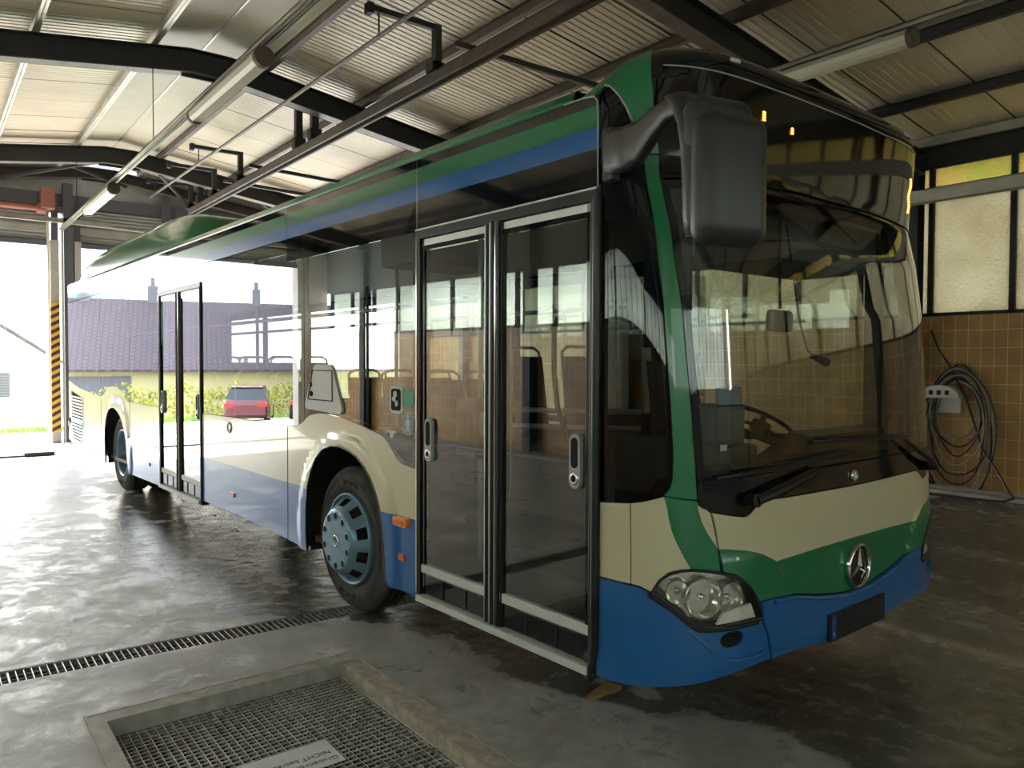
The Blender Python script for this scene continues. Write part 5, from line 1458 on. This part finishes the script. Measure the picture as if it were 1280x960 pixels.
lamp_unit(-6.3, -4.42, -.05, 4.135, 'strip light with a pale diffuser hanging before the middle roof beam')
lamp_unit(-12.6, -10.5, -.05, 4.135, 'small bright looking strip light far back near the left doorway')
lamp_unit(-3.0, -1.42, 4.6, 4.505, 'strip light above the front roof edge of the bus')
# red motor and pipe over the left doorway
g = MB(); g.tube([(XR + .25, -3, 4.62), (XR + .25, -.35, 4.62)], .06, 'pipe_red', 10); g.cyl((XR + .25, -.45, 4.62), (XR + .25, -.30, 4.62), .10, 'pipe_red', 14); g.box(XR + .12, -.38, 4.62, XR + .38, -.14, 5.02, 'pipe_red', .02)
tag(g.build('door_motor'), 'red-brown shaft and motor box above the left doorway', 'motor')
g = MB(); g.box(XR, -6.5, 4.42, XR + .10, .9, 4.50, 'galv_grey'); g.tube([(XR + .15, -6, 4.40), (XR + .15, .1, 4.40), (XR + .15, 1.2, 4.38), (XR + .15, 4.0, 4.30)], .02, 'galv', 8); S_(g.build('beam_rear'))

# hose rack on the tiled wall
hr = empty('hose_rack', (-2.60, YR, 1.10)); tag(hr, 'pale wall rack with coiled dark hoses hanging beside the front of the bus', 'hose')
a = MB(); a.box(-.38, -.05, -.10, .08, -.002, .12, 'reel', .01)
a.prism([(-.15 + .25 * math.cos(t), .10 + .17 * math.sin(t)) for t in [PI * k / 12 for k in range(13)]] , 'y', -.16, -.02, 'reel')
for q in (-.27, -.17, -.07): a.box(q, -.165, .14, q + .05, -.155, .20, 'hole')
a.build('rack_plate', hr)
for i in range(9):
    r_ = .36 + .034 * i; dy = -.07 - .012 * (i % 4); dz = -.30 - .05 * i
    pts = []
    for k in range(40):
        t = 2 * PI * k / 40
        sx = r_ * .62 * (1 + .12 * math.sin(i * 2.1)); pts.append((math.cos(t) * sx * 1.12 + .02 + .02 * math.sin(3 * t + i) + .04, dy - .02 * math.sin(t * 2 + i), .22 + dz * .55 - .02 * i + math.sin(t) * (r_ * 1.02 + .04 * i) - .10))
    a = MB(); a.tube(pts, .011, 'hose' if i % 3 else 'hose_light', 8, closed=True); a.build('hose_coil', hr)
a = MB(); a.tube([(-2.9, YR - .06, 2.1), (-2.8, YR - .07, 1.85), (-2.62, YR - .08, 1.58), (-2.45, YR - .07, 1.2), (-2.35, YR - .06, .9), (-2.22, YR - .10, .55), (-2.0, YR - .2, .28), (-1.80, YR - .42, .10), (-1.70, YR - .55, .06), (-1.78, YR - .68, .02), (-2.1, YR - .75, .016), (-2.6, YR - .78, .016), (-3.4, YR - .8, .016)], .014, 'hose', 8)
tag(a.build('loose_hose'), 'single black hose trailing down the tiles onto the grey ledge', 'hose')
a = MB(); a.tube([(-1.30, YR - .5, .06), (-1.9, YR - .45, .06), (-2.6, YR - .5, .065), (-3.4, YR - .55, .06)], .014, 'hose_light', 8)
tag(a.build('floor_hose'), 'pale grey hose lying along the ledge under the hose rack', 'hose')
# wet rag on the floor by the front door
random.seed(3)
a = MB(); P = []
for k in range(28):
    t = 2 * PI * k / 28; r_ = 1 + .12 * math.sin(3 * t) + .08 * math.sin(5 * t + 1)
    P.append((math.cos(t) * .05 * r_, math.sin(t) * .125 * r_ + .02 * math.cos(2 * t)))
a.prism(P, 'z', 0.0005, .006, 'rag'); a.prism([(x * .82, y * .82) for x, y in P], 'z', .006, .010, 'rag')
o = a.build('flat_rag'); o.location = (-.87, .40, 0); o.rotation_euler = (0, 0, .15); tag(o, 'small tan flattened rag on the wet floor below the front door', 'rag')
# wheel chock like scrap behind the rear axle, threshold rail
a = MB(); a.bar((-7.95, .16, .05), (-7.72, .2, .10), .05, .04, 'silver'); tag(a.build('metal_scrap'), 'small pale metal piece on the floor by the rear wheel', 'scrap')
a = MB(); a.box(-13.72, -6.2, 0, -13.62, -.9, .03, 'steel_black'); a.box(-13.78, -.9, 0, -13.58, -.45, .07, 'steel_black', .01); tag(a.build('floor_stop'), 'black floor rail lying across the left doorway', 'rail')

# ================================================================== OUTDOORS
def gz(x): return -.062 * max(0., (XR - .3) - x) if x > -60 else -2.7
m2 = MB(); V = []; F = []
xs_ = [XR - .2, -20, -30, -45, -60, -140]
zz_ = [0, gz(-20), gz(-30), gz(-45), -2.7, -3.2]
for x, z in zip(xs_, zz_): V += [(x, -120, z), (x, 120, z)]
for i in range(5): F.append((2 * i, 2 * i + 1, 2 * i + 3, 2 * i + 2))
m2.add(V, F, 'asphalt')
m2.add([(XR - .2, YL - .3, -.02), (XF + .2, YL - .3, -.02), (XF + .2, -120, -.02), (XR - .2, -120, -.02)], [(0, 1, 2, 3)], 'asphalt')
m2.add([(XR - .2, YR + .3, -.02), (XF + .2, YR + .3, -.02), (XF + .2, 120, -.02), (XR - .2, 120, -.02)], [(0, 1, 2, 3)], 'asphalt')
m2.add([(XF, -120, -.02), (XF, 120, -.02), (140, 120, -.02), (140, -120, -.02)], [(0, 1, 2, 3)], 'asphalt')
S_(m2.build('ground', fix=False))
# pale gable house seen through the left doorway
h1 = empty('pale_house', (-32, -.6, gz(-32))); tag(h1, 'pale sunlit gable house with a dark grille seen through the left doorway', 'house')
b0 = gz(-32)
a = MB(); zA = 3.35 - b0; zB = 1.65 - b0
a.prism([(-2.6, 0), (2.45, 0), (2.45, zB), (0, zA), (-2.6, zB - .1)], 'x', -9, 0, 'house_pale'); a.build('wall', h1)
a = MB(); a.prism([(-2.8, zB - .2), (0, zA + .02), (2.65, zB - .12), (2.65, zB - .02), (0, zA + .14), (-2.8, zB - .1)], 'x', -9.2, .25, 'roof_tiles'); a.build('roof', h1)
a = MB(); a.box(.0, -2.6, 0, .08, 2.45, .05 - b0, 'stone_plinth'); a.build('plinth', h1)
a = MB(); a.box(.0, .1, .30 - b0, .06, .95, 1.22 - b0, 'house_dark')
for k in range(9): a.box(.05, .1, .34 - b0 + k * .1, .09, .95, .38 - b0 + k * .1, 'grille_dark')
a.build('window_grille', h1)
# grass strip
a = MB(); random.seed(11)
def grass_patch(a, x0, y0, x1, y1, n, h):
    a.add([(x0, y0, gz(x0) + .02), (x1, y0, gz(x1) + .02), (x1, y1, gz(x1) + .02), (x0, y1, gz(x0) + .02)], [(0, 1, 2, 3)], 'grass_green')
    for _ in range(n):
        x = random.uniform(x0, x1); y = random.uniform(y0, y1); z = gz(x); t = random.uniform(0, PI); w = .03
        a.add([(x - w * math.cos(t), y - w * math.sin(t), z), (x + w * math.cos(t), y + w * math.sin(t), z), (x + random.uniform(-.05, .05), y, z + h * random.uniform(.6, 1.2))], [(0, 1, 2)], 'grass_green')
grass_patch(a, -31.8, -6, -26.0, 6, 2500, .16)
tag(a.build('grass_strip', fix=False), 'strip of green grass before the pale house', 'grass', kind='stuff')
# long tiled house, hedge and grass mirrored in the bus flank
def polar(phi, d, c=(1.7, 2.44)):
    a = math.radians(phi); return (c[0] - d * math.cos(a), c[1] - d * math.sin(a))
PH = 19.5
hx, hy = polar(PH, 50)
h2 = empty('tiled_house', (hx, hy, 0), math.radians(PH)); tag(h2, 'long yellow house with a brown tiled roof, mirrored in the bus windows', 'house')
a = MB(); a.box(-8, -16, -2.4, 0, 13, 1.15, 'house_yellow'); a.build('wall', h2)
a = MB(); a.prism([(.6, 1.0), (.6, 1.15), (-4, 5.5), (-8.6, 1.15), (-8.6, 1.0), (-4, 5.2)], 'y', -16.5, 13.5, 'roof_tiles')
a.build('roof', h2)
for (y0, y1) in ((-10.5, -7.2), (3.5, 7.5), (10.0, 12.0)):
    a = MB(); a.box(-.05, y0, -2.3, .06, y1, .75, 'house_dark'); a.build('garage_gate', h2)
for (y, w_) in ((-9.5, .5), (-7.6, .8), (-4, .5), (2.2, .6), (6, .7)):
    a = MB(); a.box(-4.6, y, 4.4, -3.8, y + w_, 6.4, 'house_dark'); a.cyl((-4.2, y + w_ / 2, 6.4), (-4.2, y + w_ / 2, 6.9), .14, 'house_dark', 8); a.build('chimney', h2)
# second roof with teal panels
a = MB(); a.box(-16, 4.5, -2, -10, 13, 6.3, 'teal_panel'); a.build('teal_extension', h2)
hx, hy = polar(PH, 43.6)
random.seed(5)
a = MB(); z0 = gz(hx)
cr_, sr_ = math.cos(math.radians(PH)), math.sin(math.radians(PH))
for _ in range(5200):
    u = random.uniform(-14, 12); v = random.uniform(-.7, .7); w_ = random.uniform(0, 1.75) * (1 + .12 * math.sin(u * 2.3)); s_ = random.uniform(.06, .17)
    x = hx + v * cr_ - u * sr_; y = hy + v * sr_ + u * cr_; z = z0 + w_
    n_ = Vector((random.gauss(0, 1), random.gauss(0, 1), random.gauss(0, .6))).normalized(); t_ = n_.orthogonal().normalized(); b_ = n_.cross(t_); p = Vector((x, y, z))
    a.add([p - t_ * s_, p + b_ * s_ * .5, p + t_ * s_, p - b_ * s_ * .5], [(0, 1, 2, 3)], 'hedge_leaf')
tag(a.build('garden_hedge', fix=False), 'yellow-green hedge in front of the long tiled house', 'hedge', kind='stuff')
a = MB(); gx, gy = polar(PH, 40)
V = []
for u, v in ((-14, -1.9), (-14, 1.9), (12, 1.9), (12, -1.9)):
    x = gx - v * cr_ - u * sr_; y = gy - v * sr_ + u * cr_; V.append((x, y, gz(x) + .03))
a.add(V, [(0, 1, 2, 3)], 'grass_green')
random.seed(8)
for _ in range(2500):
    u = random.uniform(-14, 12); v = random.uniform(-1.9, 1.9); x = gx - v * cr_ - u * sr_; y = gy - v * sr_ + u * cr_; z = gz(x)
    a.add([(x, y - .05, z), (x, y + .05, z), (x, y + random.uniform(-.05, .05), z + random.uniform(.08, .22))], [(0, 1, 2)], 'grass_green')
tag(a.build('hedge_grass', fix=False), 'green grass verge along the foot of the hedge', 'grass', kind='stuff')
# parked cars
def car(x, y, rz_, paint, label):
    t = empty('parked_car', (x, y, gz(x)), rz_); tag(t, label, 'car', 'cars parked by the hedge')
    secs = [(-2.05, .35, .75, .75), (-1.95, .25, .95, .82), (-1.55, .2, 1.0, .86), (-.9, .2, 1.02, .88), (0, .2, 1.0, .9), (.9, .2, .98, .88), (1.5, .2, .92, .85), (1.95, .28, .78, .78), (2.05, .38, .62, .7)]
    V = []; F = []
    for sx_, zb_, zt_, hw in secs:
        for yy, z_ in ((-hw, zb_), (-hw, (zb_ + zt_) / 2 + .1), (-hw * .93, zt_), (hw * .93, zt_), (hw, (zb_ + zt_) / 2 + .1), (hw, zb_)): V.append((sx_, yy, z_))
    for i in range(len(secs) - 1):
        for j in range(6): F.append((i * 6 + j, i * 6 + (j + 1) % 6, (i + 1) * 6 + (j + 1) % 6, (i + 1) * 6 + j))
    F += [tuple(range(6))[::-1], tuple(range(48, 54))]
    a = MB(); a.add(V, F, paint); a.build('car_body', t)
    a = MB(); V = []; F = []
    gs = [(-1.75, .98, .80), (-1.25, 1.40, .64), (.1, 1.47, .64), (.95, .98, .78)]
    for sx_, z_, hw in gs: V += [(sx_, -hw, z_ if z_ > 1.1 else .98), (sx_, hw, z_ if z_ > 1.1 else .98)]
    base_ = [(-1.8, -.82, .97), (-1.8, .82, .97), (1.0, .82, .97), (1.0, -.82, .97)]
    a.add([(-1.8, -.80, .97), (-1.8, .80, .97), (1.0, .80, .97), (1.0, -.80, .97), (-1.35, -.62, 1.42), (-1.35, .62, 1.42), (.2, .62, 1.46), (.2, -.62, 1.46)], [(0, 1, 5, 4), (1, 2, 6, 5), (2, 3, 7, 6), (3, 0, 4, 7), (4, 5, 6, 7)], 'car_glass'); a.build('car_cabin', t)
    a = MB(); a.box(-1.4, -.60, 1.42, .15, .60, 1.48, paint, .02); a.build('car_roof', t)
    for s_ in (-1, 1):
        a = MB(); a.box(-2.06, s_ * .45, .68, -1.94, s_ * .82, .86, 'red_lens', .02); a.build('tail_lamp', t)
        for xx in (-1.3, 1.3):
            a = MB(); a.lathe([(.001, 0), (.2, 0), (.21, -.02), (.31, -.02), (.33, .04), (.33, .16), (.30, .2)], 'tyre', (xx, 0, .33), 'y', 20); w_ = a.build('wheel', t); w_.location = (0, -.86, 0) if s_ < 0 else (0, .68, 0)
for phi, d, pc, lab in ((23.0, 34.5, 'car_red', 'dark red parked hatchback mirrored in the bus window'), (27.2, 34.5, 'car_black', 'black parked car beside the dark red hatchback')):
    x, y = polar(phi, d); car(x, y, math.radians(PH + 180 + 8), pc, lab)
# low wall and bare tree beyond the right doorway
a = MB(); a.box(-46, 6, -2.2, -45.6, 40, 1.0, 'house_yellow'); a.box(-46.1, 6, 1.0, -45.5, 40, 1.15, 'house_dark'); S_(a.build('wall_garden'))
random.seed(21)
tr = empty('bare_tree', (-40, 24, gz(-40))); tag(tr, 'bare leafless tree beyond the doorway behind the bus', 'tree')
a = MB()
def branch(p, d, L, r, n):
    q = p + d * L; a.tube([p, (p + q) / 2 + Vector((random.uniform(-.05, .05),) * 3) * L, q], r, 'bark', 5, False, [r, r * .8, r * .6])
    if n == 0: return
    for _ in range(3 if n > 1 else 4):
        dd = (d + Vector((random.gauss(0, .5), random.gauss(0, .5), random.gauss(.1, .3)))).normalized(); branch(q, dd, L * random.uniform(.62, .8), r * .6, n - 1)
branch(Vector((0, 0, 0)), Vector((0, 0, 1)), 2.0, .14, 5); a.build('trunk', tr)
# shrubs behind the window wall are not seen; nothing built there

# ================================================================== LIGHT
wd = bpy.data.worlds.new('sky'); SC.world = wd; wd.use_nodes = True
t = wd.node_tree; t.nodes.clear(); o = t.nodes.new('ShaderNodeOutputWorld'); bg = t.nodes.new('ShaderNodeBackground')
tc = t.nodes.new('ShaderNodeTexCoord'); sx = t.nodes.new('ShaderNodeSeparateXYZ'); t.links.new(tc.outputs['Generated'], sx.inputs[0])
r = t.nodes.new('ShaderNodeValToRGB'); e = r.color_ramp.elements
e[0].position = 0; e[0].color = (1.0, .96, .88, 1); e[1].position = .6; e[1].color = (.70, .84, 1.0, 1)
t.links.new(sx.outputs['Z'], r.inputs[0]); t.links.new(r.outputs[0], bg.inputs[0]); bg.inputs[1].default_value = 2.9
t.links.new(bg.outputs[0], o.inputs[0])
sun = bpy.data.lights.new('sun', 'SUN'); sun.energy = 8; sun.angle = math.radians(1.5); sun.color = (1, .93, .80)
so_ = bpy.data.objects.new('sun', sun); COL.objects.link(so_)
sd = Vector((.62, .22, -.55)); so_.rotation_euler = sd.to_track_quat('-Z', 'Y').to_euler()

# ================================================================== CAMERA
cam = bpy.data.cameras.new('camera'); co = bpy.data.objects.new('camera', cam); COL.objects.link(co)
cam.sensor_width = 36; cam.lens = 36 * 964.55 / 1280; cam.clip_start = .05; cam.clip_end = 500
yaw, pit, rol = .65575, -.0282, .0036
Fv = Vector((-math.cos(yaw) * math.cos(pit), math.sin(yaw) * math.cos(pit), math.sin(pit)))
Rv = Fv.cross(Vector((0, 0, 1))).normalized(); Uv = Rv.cross(Fv)
R2 = Rv * math.cos(rol) + Uv * math.sin(rol); U2 = -Rv * math.sin(rol) + Uv * math.cos(rol)
m = Matrix((R2, U2, -Fv)).transposed().to_4x4(); m.translation = Vector((1.88, -2.3137, 1.6493))
co.matrix_world = m
SC.camera = co
SC.view_settings.view_transform = 'Standard'; SC.view_settings.look = 'None'; SC.view_settings.exposure = 2.0; SC.view_settings.gamma = 1; SC.view_settings.use_curve_mapping = False
SC.cycles.max_bounces = 10; SC.cycles.diffuse_bounces = 5; SC.cycles.glossy_bounces = 5; SC.cycles.transmission_bounces = 8; SC.cycles.transparent_max_bounces = 16
SC.cycles.use_denoising = True; SC.cycles.sample_clamp_indirect = 8
